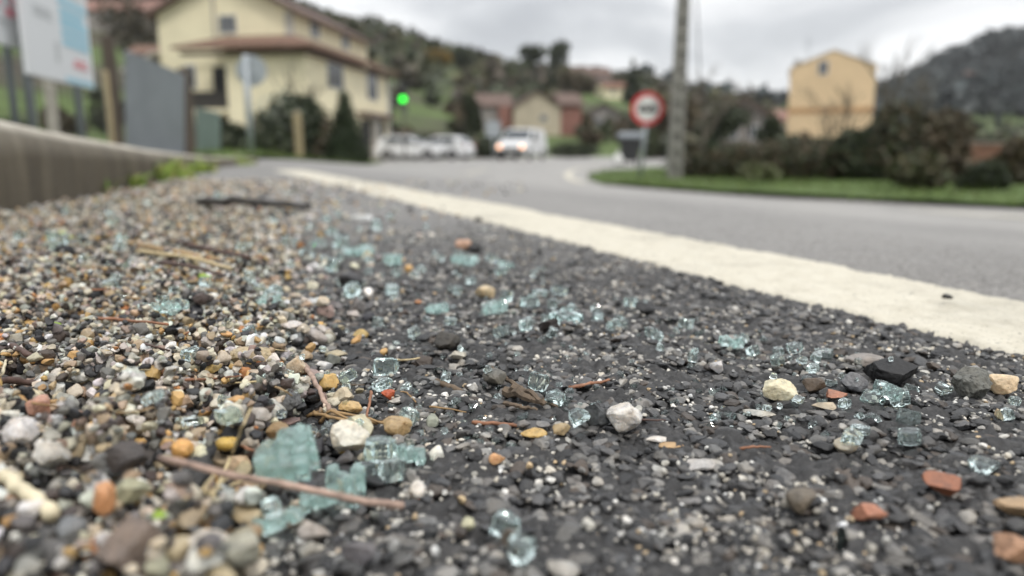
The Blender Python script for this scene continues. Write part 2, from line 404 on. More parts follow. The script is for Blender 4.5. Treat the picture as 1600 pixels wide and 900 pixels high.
# lawn in front of the house
ln_pts = [(335, 5.6), (395, 7.0), (470, 16), (565, 27), (600, 36), (560, 40), (430, 40), (330, 34), (305, 20), (300, 12)]
def inside(px, py, poly):
    r = np.zeros(np.shape(px), bool); n = len(poly)
    for i in range(n):
        x1, y1 = poly[i]; x2, y2 = poly[(i+1) % n]
        c = ((y1 > py) != (y2 > py)) & (px < (x2-x1)*(py-y1)/((y2-y1) if y2 != y1 else 1e-9)+x1); r ^= c
    return r
lawn_poly = [tuple(pY(*p)) for p in ln_pts]
isl_px = [(1800, 6.4), (1600, 7.0), (1450, 7.6), (1300, 8.3), (1150, 9.2), (1000, 10.6), (945, 11.8), (918, 14.0), (922, 17), (950, 20), (1010, 23), (1100, 26), (1250, 30), (1700, 34), (2100, 30), (2100, 8)]
isl_poly = [tuple(pY(*p)) for p in isl_px]
def patch(name, poly, mat, lift, step):
    P = np.array(poly); X, Y = np.meshgrid(np.arange(P[:, 0].min(), P[:, 0].max(), step), np.arange(P[:, 1].min(), P[:, 1].max(), step))
    Z = G(X, Y)+lift+(vnoise(X*1.2, Y*1.2, 0, 41)-.5)*.05
    grid_obj(name, X, Y, Z, mat, inside(X, Y, poly))
patch('grass_verge', lawn_poly, M['lawn'], .05, .12)
patch('grass_verge', isl_poly, M['lawn'], .05, .10)
def grass_stuff(name, poly, n, hmin, hmax, w, ymax=99):
    P = np.array(poly); X = RNG.uniform(P[:, 0].min(), P[:, 0].max(), n*4); Y = RNG.uniform(P[:, 1].min(), min(ymax, P[:, 1].max()), n*4)
    k = inside(X, Y, poly); X, Y = X[k][:n], Y[k][:n]; n = len(X); Z = G(X, Y)+.02
    h = RNG.uniform(hmin, hmax, n)*(.5+vnoise(X*1.5, Y*1.5, 0, 44)); a = RNG.uniform(0, 2*pi, n); lx, ly = RNG.normal(0, .4, n)*h, RNG.normal(0, .4, n)*h
    ww_ = w*RNG.uniform(.6, 1.4, n)
    V = np.stack([np.stack([X+np.cos(a)*ww_, Y+np.sin(a)*ww_, Z], -1), np.stack([X-np.cos(a)*ww_, Y-np.sin(a)*ww_, Z], -1), np.stack([X+lx, Y+ly, Z+h], -1)], 1).reshape(-1, 3)
    base = np.array([(.075, .125, .018), (.10, .15, .025), (.05, .08, .018), (.13, .12, .05)])[RNG.choice(4, n, p=[.45, .3, .15, .1])]*RNG.uniform(.7, 1.3, (n, 1))
    o = link(name, np_mesh(name, V, np.arange(3*n).reshape(-1, 3), M['leaf'], np.repeat(base, 3, 0))); struct(o, 'stuff'); return o
grass_stuff('grass', isl_poly, 30000, .05, .13, .006, 20)
grass_stuff('grass', lawn_poly, 12000, .04, .12, .008)

# terrain to the horizon with the two hills
hA = np.array([(-1200, -20), (0, -40), (250, -25), (420, 10), (550, 52), (600, 58), (700, 92), (800, 114), (900, 132), (1000, 150), (1060, 168), (1100, 178), (1200, 196), (1300, 215), (1420, 236), (3000, 236)], float)
hB = np.array([(-1200, 236), (1000, 190), (1100, 176), (1200, 168), (1300, 164), (1370, 145), (1450, 108), (1520, 82), (1600, 62), (1700, 45), (1900, 30), (2400, 60), (3000, 100)], float)
def hill(X, Y):
    Yc = np.maximum(Y, 1e-3); px = np.where(Y > 0, 800+F*X/Yc, np.where(X > 0, 3000, -1200)); px = np.clip(px, -1200, 3000)
    r = np.hypot(X, Y); ca = np.where(Y > 0, Y/np.maximum(r, 1e-3), .2)
    eA = (236-np.interp(px, hA[:, 0], hA[:, 1]))/F; eB = (236-np.interp(px, hB[:, 0], hB[:, 1]))/F
    z1 = eA*260*np.clip(ca, .5, 1)*np.clip((r-70)/190, 0, 1)**1.05; z2 = eB*700*np.clip(ca, .5, 1)*np.clip((r-240)/460, 0, 1)**1.2
    w = (vnoise(X*.02, Y*.02, 0, 51)-.5)*6*np.clip((r-90)/120, 0, 1)
    return np.maximum(z1, z2)+w*(np.maximum(z1, z2) > .5), px, r
ang = np.linspace(-pi, pi, 361)[:-1]; rr = np.concatenate([[1.0], np.geomspace(8, 1150, 120)])
AA, RR = np.meshgrid(ang, rr); TX, TY = RR*np.sin(AA), RR*np.cos(AA)
TZ, _, _ = hill(TX, TY); TZ = TZ+np.where((TX > -27) & (TX < 74) & (TY > -8) & (TY < 74), -.75, -.50)
n0, n1 = TX.shape; ix = np.arange(n0*n1).reshape(n0, n1); nxt = np.roll(ix, -1, 1)
q = np.stack([ix[:-1], nxt[:-1], nxt[1:], ix[1:]], -1).reshape(-1, 4)
tm, nt, b = newmat('hillside')
gpn = nt.nodes.new('ShaderNodeNewGeometry').outputs['Position']
f = pos_noise(nt, .035, 6, .6, stretch=(1, 1, 5)); f2 = pos_noise(nt, .3, 5, .6)
c = ramp(nt, f, [(.34, (.06, .05, .032)), (.46, (.058, .068, .026)), (.57, (.08, .125, .027)), (.72, (.068, .095, .03))])
c = mixc(nt, 'MULTIPLY', .8, c, ramp(nt, f2, [(.3, .6), (.7, 1.2)])); nt.links.new(c, b.inputs['Base Color']); b.inputs['Roughness'].default_value = .95
struct(link('terrain', np_mesh('terrain', np.stack([TX, TY, TZ], -1).reshape(-1, 3), q, tm, None, True)))
def TH(X, Y): return float(hill(np.array([X]), np.array([Y]))[0][0])-.5

# ------------------------------------------------------------------ vegetation
def leaf_cloud(C, Rd, n, size, cols, jit=.35):
    """n leaf clumps spread through ellipsoids C (k,3) radii Rd (k,3)"""
    C = np.array(C, float); Rd = np.array(Rd, float); w = Rd.prod(1)**.7; k = RNG.choice(len(C), n, p=w/w.sum())
    d = RNG.normal(size=(n, 3)); d /= np.linalg.norm(d, axis=1)[:, None]; rad = RNG.uniform(.35, 1.0, n)**.5
    P = C[k]+d*Rd[k]*rad[:, None]*RNG.uniform(.85, 1.12, (n, 1))
    a = RNG.normal(size=(n, 3)); a /= np.linalg.norm(a, axis=1)[:, None]; b2 = np.cross(a, RNG.normal(size=(n, 3))); b2 /= np.linalg.norm(b2, axis=1)[:, None]
    s = size*RNG.uniform(.5, 1.3, (n, 1)); a = a*s; b2 = b2*s*.6
    V = np.stack([P-a, P+b2, P+a, P-b2], 1).reshape(-1, 3)
    cols = np.array(cols, float); ci = cols[RNG.choice(len(cols), n)]*RNG.uniform(1-jit, 1+jit, (n, 1))
    return V, np.arange(4*n).reshape(-1, 4), np.repeat(ci, 4, 0)
def veg_thing(name, label, cat, loc, blobs, n, size, cols, trunk=None, group=None, crown='crown'):
    t = thing(name, label, cat, loc, 0, group)
    V, q, c = leaf_cloud([b_[0] for b_ in blobs], [b_[1] for b_ in blobs], n, size, cols)
    V[:, 2] = np.maximum(V[:, 2], .0)
    link(crown, np_mesh(crown, V, q, M['leaf'], c), t)
    if trunk:
        h, r = trunk; mb = MB(); mb.tube([(0, 0, -.1), (.05*h, 0, h*.4), (0, .03*h, h)], [r, r*.8, r*.35])
        for k in range(6):
            a = k*1.05+.3; z = h*(.45+.08*k); l = h*.35
            mb.tube([(0, 0, z), (cos(a)*l*.6, sin(a)*l*.6, z+l*.45), (cos(a)*l, sin(a)*l, z+l*.7)], [r*.4, r*.25, r*.1], 5)
        mb.build('trunk', M['bark'], t, True)
    return t
def bare_tree(label, loc, h, spread, seed, group=None, levels=4):
    t = thing('bare_tree', label, 'tree', loc, 0, group); rnd = random.Random(seed); tr = MB(); tw = MB()
    def grow(p, d, l, r, lev):
        q_ = p+d*l*.5+np.array([rnd.gauss(0, .05), rnd.gauss(0, .05), 0])*l; e = q_+d*l*.5
        (tr if lev == 0 else tw).tube([p, q_, e], [r, r*.8, r*.6], 5 if lev < 2 else 3)
        if lev >= levels: return
        for _ in range(4 if lev == 0 else 3):
            nd = d+np.array([rnd.gauss(0, spread), rnd.gauss(0, spread), rnd.gauss(.15, .2)]); nd /= np.linalg.norm(nd)
            st = q_ if rnd.random() < .4 else e
            grow(st, nd, l*rnd.uniform(.55, .8), r*.55, lev+1)
    grow(np.array([0, 0, -.1]), np.array([0, 0, 1.0]), h*.38, h*.022, 0)
    tr.build('trunk', M['bark'], t); tw.build('crown', M['bark'], t); return t
DG = [(.022, .034, .012), (.03, .042, .014), (.04, .05, .018), (.016, .024, .010)]
BR = [(.085, .062, .034), (.07, .055, .028), (.10, .075, .045), (.05, .046, .022)]
def on(px, Y, z=None):
    p = pY(px, Y); return (p[0], p[1], float(G(p[0], p[1])) if z is None else z)
# bramble hedge behind the island, one long body
hb = []
for px, Y, tp in ((1085, 14.5, .52), (1120, 14, .60), (1160, 13.8, .66), (1200, 13.5, .68), (1245, 13.2, .70), (1290, 13, .72), (1335, 12.8, .74), (1150, 15.5, .72), (1220, 15, .74), (1290, 14.5, .78)):
    p = on(px, Y); hb.append(((p[0]-4.5, p[1]-13.5, tp*.5), (.55, .6, tp*.55)))
V, q, c = leaf_cloud([b_[0] for b_ in hb], [b_[1] for b_ in hb], 14000, .05, DG[:3]+BR); V[:, 2] = np.maximum(V[:, 2], 0)
o = link('hedge', np_mesh('hedge', V, q, M['leaf'], c)); o.location = (4.5, 13.5, -.46); tag(o, 'low dark green bramble hedge running along the grass behind the concrete pole', 'hedge')
def bush(px, Y, w, h, n, cols, label, size=.06, name='bush', grp=None, lobes=7):
    bl = []
    for k in range(lobes):
        a = RNG.uniform(0, 2*pi); r = RNG.uniform(.0, .62); z = RNG.uniform(.25, .72)
        bl.append(((cos(a)*r*w*.5, sin(a)*r*w*.5, z*h), (w*.30*RNG.uniform(.7, 1.1), w*.30, h*.30*RNG.uniform(.8, 1.1))))
    bl.append(((0, 0, h*.32), (w*.42, w*.42, h*.34)))
    return veg_thing(name, label, 'bush', on(px, Y, -.44), bl, n, size, cols, (h*.6, .03), grp)
bush(1400, 12.5, 1.7, 1.35, 6000, BR+DG, 'tall brown and dark green bush in front of the ochre house right side')
bush(1465, 12.0, 1.3, 1.18, 4500, BR, 'rounded brownish bush right of the tallest bush beside the road')
bush(1350, 12.6, 1.0, .92, 3500, DG, 'very dark green bush between the hedge and the tallest brown bush')
bush(1440, 10.0, .9, .52, 2500, [(.07, .07, .03), (.09, .075, .04), (.05, .06, .025)], 'low dry olive scrub bush at the grass edge under the tallest bush')
bush(1545, 9.8, .6, .42, 2000, DG, 'small dark green bush at the far right road edge')
bush(1185, 12.4, .7, .36, 1500, [(.08, .10, .03), (.10, .10, .05)], 'small olive weed bush in front of the long hedge')
bush(1590, 11.0, .7, .75, 1500, BR, 'thin brown bush at the right picture edge before the brick wall')
for px, Y, h, sd, lb in ((1385, 22, 3.9, 1, 'slender bare tree standing directly right of the ochre house'), (1310, 24, 3.0, 2, 'bare twiggy tree in front of the ochre house wall'), (1425, 21, 3.2, 3, 'bare tree rising out of the brown bush, second right of the ochre house'),
                       (1098, 40, 5.6, 4, 'thin bare tree right of the concrete pole against the sky'), (1165, 60, 6.5, 5, 'bare tree in front of the grey gabled house right of the pole'), (1290, 18, 1.9, 6, 'short bare sapling above the hedge before the ochre house')):
    bare_tree(lb, on(px, Y, -.46), h, .34, sd)
# shrubs before the cream house
bush(440, 29, 2.9, 3.0, 3500, [(.03, .045, .018), (.025, .035, .015)], 'big dark shrub with whitish blossom in front of the cream house', .13)
wh = leaf_cloud([(0, 0, 2.1), (.5, -.6, 1.7)], [(1.1, 1.2, .7), (.9, .9, .6)], 500, .05, [(.42, .44, .38), (.34, .36, .28)])
o = bpy.data.objects['bush.007'] if 'bush.007' in bpy.data.objects else None
if o: link('blossom', np_mesh('blossom', *wh[:2], M['leaf'], wh[2]), o)
bush(362, 31, 3.0, 2.2, 2500, DG, 'dark green shrub beneath the cream house balcony', .13)
bush(410, 27, 2.2, 1.5, 1800, DG, 'low dark shrub behind the round sign pole', .12)
bush(500, 33, 2.6, 2.6, 2200, BR, 'brownish half-bare shrub left of the clipped conical shrub', .12)
cone = [((0, 0, .25+.32*k), (.95*(1-k/9.5), .95*(1-k/9.5), .4)) for k in range(8)]
veg_thing('conical_shrub', 'dark green clipped conical shrub at the corner of the cream house', 'shrub', on(541, 30, -.44), cone, 4500, .09, [(.016, .03, .009), (.022, .038, .011), (.03, .045, .015)], (2.0, .06))
bare_tree('reddish bare tree standing before the cream house corner', on(480, 34, -.44), 4.6, .3, 9)
bush(352, 10.5, .5, .3, 700, [(.30, .29, .2), (.09, .12, .03)], 'tiny pale flowering bush beside the teal gate', .03)

# hillside masses nobody could count
def woodland(name, n, rmin, rmax, pxr, size, cols, hgt, q_per, test=None):
    Vs, Qs, Cs = [], [], []; cnt = 0; k = 0
    PX = RNG.uniform(*pxr, n); RRr = np.sqrt(RNG.uniform(rmin**2, rmax**2, n)); X = (PX-800)/F*RRr; Y = RRr
    H, px, r = hill(X, Y); cols = np.array(cols)
    keep = np.ones(n, bool) if test is None else test(X, Y, PX, RRr, H)
    X, Y, H = X[keep], Y[keep], H[keep]; n = len(X); hh = hgt*RNG.uniform(.45, 1.15, n)
    d = RNG.normal(size=(n, q_per, 3)); d /= np.linalg.norm(d, axis=2)[..., None]; d *= RNG.uniform(.5, 1, (n, q_per, 1))
    P = np.stack([X, Y, H-.5+hh*.5], -1)[:, None]+d*np.stack([hh*.42, hh*.42, hh*.52], -1)[:, None]
    m = n*q_per; P = P.reshape(-1, 3); a = RNG.normal(size=(m, 3)); a /= np.linalg.norm(a, axis=1)[:, None]; b2 = np.cross(a, RNG.normal(size=(m, 3))); b2 /= np.linalg.norm(b2, axis=1)[:, None]
    s = size*RNG.uniform(.5, 1.2, (m, 1)); V = np.stack([P-a*s, P+b2*s*.7, P+a*s, P-b2*s*.7], 1).reshape(-1, 3)
    cc = cols[RNG.choice(len(cols), n)]*RNG.uniform(.7, 1.3, (n, 1)); cc = np.repeat(np.repeat(cc, q_per, 0)*RNG.uniform(.7, 1.3, (m, 1)), 4, 0)
    struct(link(name, np_mesh(name, V, np.arange(4*m).reshape(-1, 4), M['leaf'], cc)), 'stuff')
def meadow(X, Y, PX, Rr, H):
    f = vnoise(X*.035, Y*.035, H*.12, 61); g = ss(110, 170, Rr)
    p = .16+.6*g; p = np.where((PX > 600) & (PX < 760) & (Rr < 190), p*.45, p); p = np.where((PX > -100) & (PX < 62) & (Rr < 130), .06, np.where(PX < 275, .9, p))
    k = np.ones(len(X), bool)
    for hx, hw, hy in ((846, 75, 92), (965, 34, 180), (925, 34, 186), (942, 34, 112), (1160, 45, 64), (1212, 30, 96), (168, 60, 132), (225, 40, 137)): k &= ~((np.abs(PX-hx) < hw) & (Rr < hy+4))
    return (RNG.uniform(size=len(X)) < p) & (f > .25) & k
woodland('woodland', 4200, 75, 262, (-250, 1300), 1.1, [(.055, .06, .03), (.08, .07, .045), (.085, .068, .052), (.045, .055, .03), (.10, .095, .045), (.07, .085, .035)], 5.0, 22, meadow)
woodland('woodland', 4500, 270, 720, (1000, 2000), 3.0, [(.024, .034, .034), (.03, .038, .036), (.02, .028, .029)], 12, 14, lambda X, Y, PX, Rr, H: (Rr > 430) | (RNG.uniform(size=len(X)) < .75))
woodland('undergrowth', 260, 115, 250, (1380, 1950), .7, DG+BR, 2.6, 50)
woodland('undergrowth', 620, 50, 125, (560, 1800), .5, DG+BR, 1.8, 60, lambda X, Y, PX, Rr, H: ~((np.abs(PX-850) < 48) & (Rr < 92)) & ~((PX > 640) & (PX < 700) & (Rr > 75)) & ~((PX > 850) & (PX < 1000) & (Rr < 80)))
# distinct trees on the slope
def tree(px, Y, h, w, cols, label, n=900, size=.3, name='tree', conic=False):
    p = pY(px, Y); z = max(TH(*p), -.46)
    bl = [((0, 0, h*(.25+.1*k)), (w*.5*(1-k/8.5), w*.5*(1-k/8.5), h*.1)) for k in range(8)] if conic else [((RNG.normal(0, w*.14), RNG.normal(0, w*.14), h*RNG.uniform(.5, .82)), (w*.32, w*.32, h*.17)) for _ in range(7)]
    return veg_thing(name, label, 'tree', (p[0], p[1], z), bl, n, size, cols, (h*.8, h*.02))
tree(690, 170, 6.5, 5.5, [(.26, .17, .035), (.20, .14, .04)], 'yellow autumn tree high on the terraced slope', 700, .4, 'autumn_tree')
tree(725, 172, 8, 5, DG, 'dark round tree right of the yellow autumn tree', 700, .4)
tree(738, 62, 5.4, 1.5, DG, 'tall narrow ivy-covered tree behind the parked white cars', 2200, .17, 'ivy_clad_tree')
tree(870, 200, 12, 6, DG, 'dark rounded tree on the ridge above the red-roofed house', 800, .6, 'tree')
tree(985, 150, 10, 4.0, DG, 'dark conifer beside the small yellow house on the hill', 700, .5, 'conifer', True)
tree(905, 140, 8, 7, BR, 'brown tree on the ridge left of the small yellow house', 700, .5)
tree(830, 185, 10, 7, DG, 'broad dark tree on the skyline above the white van', 700, .5)
tree(1125, 48, 3.6, 2.6, DG, 'dark evergreen bush-like tree left of the grey gabled house', 900, .25)
tree(1202, 52, 3.0, 1.5, DG, 'dark evergreen between the grey gabled house and the ochre house', 900, .25)
tree(1060, 60, 5.0, 4.0, BR, 'brown tree directly behind the concrete pole', 900, .3)
tree(222, 90, 10.5, 8, [(.07, .055, .03), (.05, .045, .03)], 'brown bushy tree left of the cream house roof', 900, .35)
tree(180, 60, 5.5, 3.6, DG, 'dark green tree behind the tall brown gate post', 900, .3)
tree(105, 55, 3.8, 3.0, BR, 'brown scrub tree behind the white notice board', 900, .3)
tree(20, 30, 1.9, 2.0, DG, 'dark scrub tree at the left edge behind the notice boards', 900, .15)
for px, Y, w, h, lb in ((660, 58, 5, 2.0, 'dark hedge-like bush directly behind the parked white cars'), (715, 60, 4, 1.9, 'dark bush behind the white car seen from its rear'), (760, 56, 3, 1.9, 'dark bush left of the white van'), (640, 54, 2.5, 1.5, 'dark bush next to the cream house far corner'), (895, 60, 5, 1.3, 'low dark bush on the bank right of the white van')):
    bush(px, Y, w, h, 1800, DG, lb, .16)

# ------------------------------------------------------------------ buildings
def window(par, c, w, h, axis, sgn, frame='frame', depth=.05):
    """axis 'y': the pane lies in the xz plane, facing sgn*y"""
    mb = MB(); x, y, z = c; t = .07
    for (a0, a1, b0, b1) in ((-w/2, w/2, -h/2, -h/2+t), (-w/2, w/2, h/2-t, h/2), (-w/2, -w/2+t, -h/2+t, h/2-t), (w/2-t, w/2, -h/2+t, h/2-t), (-.03, .03, -h/2+t, h/2-t)):
        if axis == 'y': mb.box(x+a0, x+a1, y-.03, y+.05, z+b0, z+b1) if sgn > 0 else mb.box(x+a0, x+a1, y-.05, y+.03, z+b0, z+b1)
        else: mb.box(x-.03 if sgn > 0 else x-.05, x+.05 if sgn > 0 else x+.03, y+a0, y+a1, z+b0, z+b1)
    o = mb.build('window', M[frame], par); p = MB(); g = w/2-.02; k = h/2-.02
    if axis == 'y': p.box(x-g, x+g, y-.02, y+.02, z-k, z+k)
    else: p.box(x-.02, x+.02, y-g, y+g, z-k, z+k)
    p.build('pane', M['pane'], o); return o
def gable_roof(par, x0, x1, y0, y1, ze, zr, mat, axis='y', ov=.4, th=.18, name='roof'):
    mb = MB()
    if axis == 'y':
        xm = (x0+x1)/2; sl = (zr-ze)/(xm-x0); a = (x0-ov, ze-ov*sl); c = (x1+ov, ze-ov*sl)
        pts = [(a[0], y0-ov, a[1]), (xm, y0-ov, zr), (c[0], y0-ov, c[1]), (c[0], y0-ov, c[1]+th), (xm, y0-ov, zr+th*1.15), (a[0], y0-ov, a[1]+th)]
        mb.prism(pts, (0, y1-y0+2*ov, 0))
    else:
        ym = (y0+y1)/2; sl = (zr-ze)/(ym-y0); a = (y0-ov, ze-ov*sl); c = (y1+ov, ze-ov*sl)
        pts = [(x0-ov, a[0], a[1]), (x0-ov, ym, zr), (x0-ov, c[0], c[1]), (x0-ov, c[0], c[1]+th), (x0-ov, ym, zr+th*1.15), (x0-ov, a[0], a[1]+th)]
        mb.prism(pts, (x1-x0+2*ov, 0, 0))
    return mb.build(name, mat, par)
def gable_walls(par, x0, x1, y0, y1, z0, ze, zr, mat, axis='y'):
    mb = MB()
    if axis == 'y': mb.prism([(x0, y0, z0), (x1, y0, z0), (x1, y0, ze), ((x0+x1)/2, y0, zr-.01), (x0, y0, ze)], (0, y1-y0, 0))
    else: mb.prism([(x0, y0, z0), (x0, y1, z0), (x0, y1, ze), (x0, (y0+y1)/2, zr-.01), (x0, y0, ze)], (x1-x0, 0, 0))
    return mb.build('wall', mat, par)
# cream house on the left
H1 = thing('house', 'large cream house with brown tiled lower roof and gabled upper floor', 'house', (-10.2, 38, -.46), -math.atan2(.145, .99))
w = MB(); w.box(-4.2, 0, 0, 13, 0, 5.55); w.box(-8.3, -4.203, 2.5, 13, 0, 5.5); w.build('wall', M['yellow'], H1)
gable_walls(H1, -9.3, -1.6, 2.46, 14, 5.0, 7.75, 9.65, M['yellow'])
l2 = MB(); l2.box(-9.3, -8.303, 2.46, 14, 0, 4.99); l2.build('wall', M['yellow'], H1)
gable_roof(H1, -9.3, -1.6, 2.46, 14, 7.75, 9.65, M['tile_dark'], ov=.45)
# skirt roof around the lower volume
sk = MB(); e = .65
def slab(P, th=.16):
    sk.add([(x, y, z) for x, y, z in P]+[(x, y, z-th) for x, y, z in P], [(0, 1, 2, 3), (7, 6, 5, 4), (0, 4, 5, 1), (1, 5, 6, 2), (2, 6, 7, 3), (3, 7, 4, 0)])
slab([(-6.7, -e, 5.65), (e, -e, 5.65), (-1.6, 2.5, 6.55), (-5.4, 2.5, 6.55)])
slab([(e, -e, 5.652), (e, 13+e, 5.652), (-1.6, 13+e, 6.552), (-1.6, 2.5, 6.552)])
sk.build('roof', M['tile'], H1)
ev = MB(); ev.box(-6.4, .4, -.4, -.003, 5.25, 5.42); ev.box(.003, .4, 0, 13.3, 5.25, 5.42); ev.build('eave', M['tile_dark'], H1)
bc = MB(); bc.box(-7.2, -4.203, .5, 2.49, 2.45, 2.7); o = bc.build('balcony', M['yellow'], H1)
r_ = MB(); r_.box(-7.15, -4.25, .52, .57, 2.7, 3.55); r_.box(-7.15, -7.1, .57, 2.45, 2.7, 3.55); r_.build('railing', M['rail'], o)
dk = MB(); dk.box(-6.3, -4.4, 2.44, 2.5, 2.75, 5.0); dk.build('balcony_door', M['dark'], H1)
g_ = MB(); g_.box(-7.0, -4.3, 2.4, 2.5, 0, 2.3); g_.build('opening', M['dark'], H1)
lt = MB(); slab_pts = [(-11.3, 1.9, 4.9), (-9.32, 1.9, 5.8), (-9.32, 10, 5.8), (-11.3, 10, 4.9)]
lt.add(slab_pts+[(x, y, z-.15) for x, y, z in slab_pts], [(0, 1, 2, 3), (7, 6, 5, 4), (0, 4, 5, 1), (1, 5, 6, 2), (2, 6, 7, 3), (3, 7, 4, 0)]); lt.build('lean_to_roof', M['trim'], H1)
lw = MB(); lw.box(-10.9, -9.303, 2.7, 9.5, 0, 4.85); lw.build('wall', M['yellow'], H1)
for c, w_, h_, ax in (((-5.25, 2.46, 7.15), 1.0, .95, 'y'), ((-7.6, 2.46, 4.5), .65, 1.25, 'y')): window(H1, c, w_, h_, ax, -1)
for c, w_, h_ in (((0, 3.9, 4.55), 2.3, 1.35), ((0, 10.0, 4.55), 2.0, 1.75), ((-1.6, 5.2, 7.2), 1.3, .9), ((-1.6, 9.9, 7.2), 1.3, .9)): window(H1, c, w_, h_, 'x', 1)
lg_ = MB(); lg_.box(.003, .55, 7.2, 13, 2.6, 2.85); lg_.build('canopy', M['tile_dark'], H1)
for y0, y1 in ((7.8, 9.4), (10.3, 12.2)): MB().box(-.03, .03, y0, y1, 0, 2.45).build('garage_door', M['dark'], H1)
MB().box(.004, .35, 9.55, 10.1, 0, 2.6).build('column', M['trim'], H1)
MB().tube([(.12, 12.9, 0), (.12, 12.9, 5.3)], .09).build('downpipe', M['whitewall'], H1)
MB().tube([(-6.0, 2.38, 5.7), (-6.0, 2.38, 8.9)], .07).build('downpipe', M['trim'], H1)
MB().box(-2.05, -1.58, 2.40, 2.455, 5.7, 7.7).build('corner_trim', M['trim'], H1)
# ochre house on the right
p = pY(1292, 60)
H2 = thing('house', 'tall ochre gabled house with one small attic window beyond the hedge', 'house', (p[0], 60, -.46), R(-21))
gable_walls(H2, -3.1, 3.1, 0, 9, 0, 7.0, 8.2, M['beige']); gable_roof(H2, -3.1, 3.1, 0, 9, 7.0, 8.2, M['creamwall'], ov=.06, th=.10)
MB().box(-3.13, 3.13, -.05, -.003, 3.5, 3.9).build('band', M['band'], H2)
window(H2, (-.7, 0, 6.95), .75, 1.05, 'y', -1)
MB().box(-3.27, -3.15, .1, 8.9, 6.75, 6.86).build('gutter', M['trim'], H2)
an = MB(); an.tube([(-1.9, .8, 7.4), (-1.9, .8, 9.3)], .03, 5); an.tube([(-2.3, .8, 9.3), (-1.5, .8, 9.3)], .02, 5); an.tube([(-2.2, .8, 9.0), (-1.6, .8, 9.0)], .02, 5); an.build('antenna', M['metal'], H2)
MB().box(-2.9, -2.4, 3.5, 4.1, 6.9, 8.0).build('chimney', M['greywall'], H2)
def house(px, Y, w_, d_, he, hr, wall, roof, label, rot=0, axis='x', base=None, wins=2):
    p = pY(px, Y); z = TH(*p) if base is None else base
    t = thing('house', label, 'house', (p[0], p[1], z), rot)
    gable_walls(t, -w_/2, w_/2, 0, d_, -1.2, he, hr, M[wall], axis); gable_roof(t, -w_/2, w_/2, 0, d_, he, hr, M[roof], axis)
    for k in range(wins): window(t, ((k+.5)/wins*w_*.8-w_*.4, 0, he*.62), .9, 1.1, 'y', -1)
    return t
# red-roofed house behind the van
p = pY(846, 90); zb = 2.6
H3 = thing('house', 'cream gabled house with brown roof and red brick side wings behind the van', 'house', (p[0], 90, zb), R(8))
gable_walls(H3, -3.3, 2.3, 0, 8, -1, 2.6, 4.3, M['creamwall']); gable_roof(H3, -3.3, 2.3, 0, 8, 2.6, 4.3, M['tile_dark'], ov=.3)
w = MB(); w.box(-5.0, -3.303, .8, 7, -1, 2.7); w.build('brick_wing', M['brick'], H3)
w = MB(); w.box(2.303, 5.0, .8, 7, -1, 2.9); w.build('brick_wing', M['brick'], H3)
gable_roof(H3, -7.2, -3.4, 1.5, 8, 2.75, 4.2, M['tile_dark'], 'x', .3); gable_roof(H3, 2.45, 5.0, .8, 7, 2.95, 4.3, M['tile_dark'], 'x', .3)
MB().box(-7.0, -5.003, 1.5, 7, -1, 2.6).build('wall', M['greywall'], H3); window(H3, (.2, 0, 1.3), .8, .8, 'y', -1)
house(965, 178, 7, 7, 2.6, 3.9, 'yellow', 'oldbrick', 'small yellow house high on the hill above the prohibition sign', R(15), 'x')
house(942, 110, 4.0, 5, 3.4, 4.6, 'greywall', 'tile_dark', 'grey stone house left of the prohibition sign', R(-10), 'y', 2.2)
house(925, 185, 9, 7, 4.2, 6.5, 'greywall', 'tile_dark', 'brownish house on the ridge left of the small yellow house', R(10), 'x')
house(1160, 62, 4.2, 6, 2.9, 4.4, 'greywall', 'tile_dark', 'grey gabled house behind the long hedge', R(-12), 'y', -.2)
house(1212, 95, 6, 6, 3.7, 4.9, 'creamwall', 'redtile', 'red-roofed house peeking out left of the ochre house', 0, 'x', .2)
house(168, 130, 11, 8, 3.4, 5.4, 'greywall', 'redtile', 'grey house with red roof at the top above the gate', R(10), 'x')
house(225, 135, 9, 8, 3.4, 5.6, 'greywall', 'redtile', 'red-roofed house directly left of the cream house roof', R(-10), 'x')
house(236, 75, 2.6, 4, 1.2, 2.0, 'brick', 'tile', 'small red shed roof showing over the grey metal gate', 0, 'x', 8.2, 1)
house(1515, 420, 16, 10, 5, 8, 'whitewall', 'redtile', 'pinkish village house on the far right hill foot', 0, 'x')
house(1520, 330, 8, 8, 4.5, 6.5, 'whitewall', 'tile_dark', 'tiny white house below the pinkish village house', 0, 'x')
house(1597, 450, 14, 10, 6, 9, 'whitewall', 'redtile', 'pale village house at the right picture edge on the hill', 0, 'x')
# brown brick garden wall far right
t = thing('brick_wall', 'low reddish brick wall section beyond the grass at far right', 'wall', on(1560, 24, -.46)); mb = MB(); mb.box(-1.6, 1.6, 0, .25, 0, .78); mb.build('wall_face', M['oldbrick'], t); MB().box(-1.65, 1.65, -.03, .28, .783, .84).build('coping', M['greywall'], t)

# ------------------------------------------------------------------ street furniture
def pole(par, pts, r, mat, name='pole', n=10): return MB().tube(pts, r, n).build(name, M[mat], par, True)
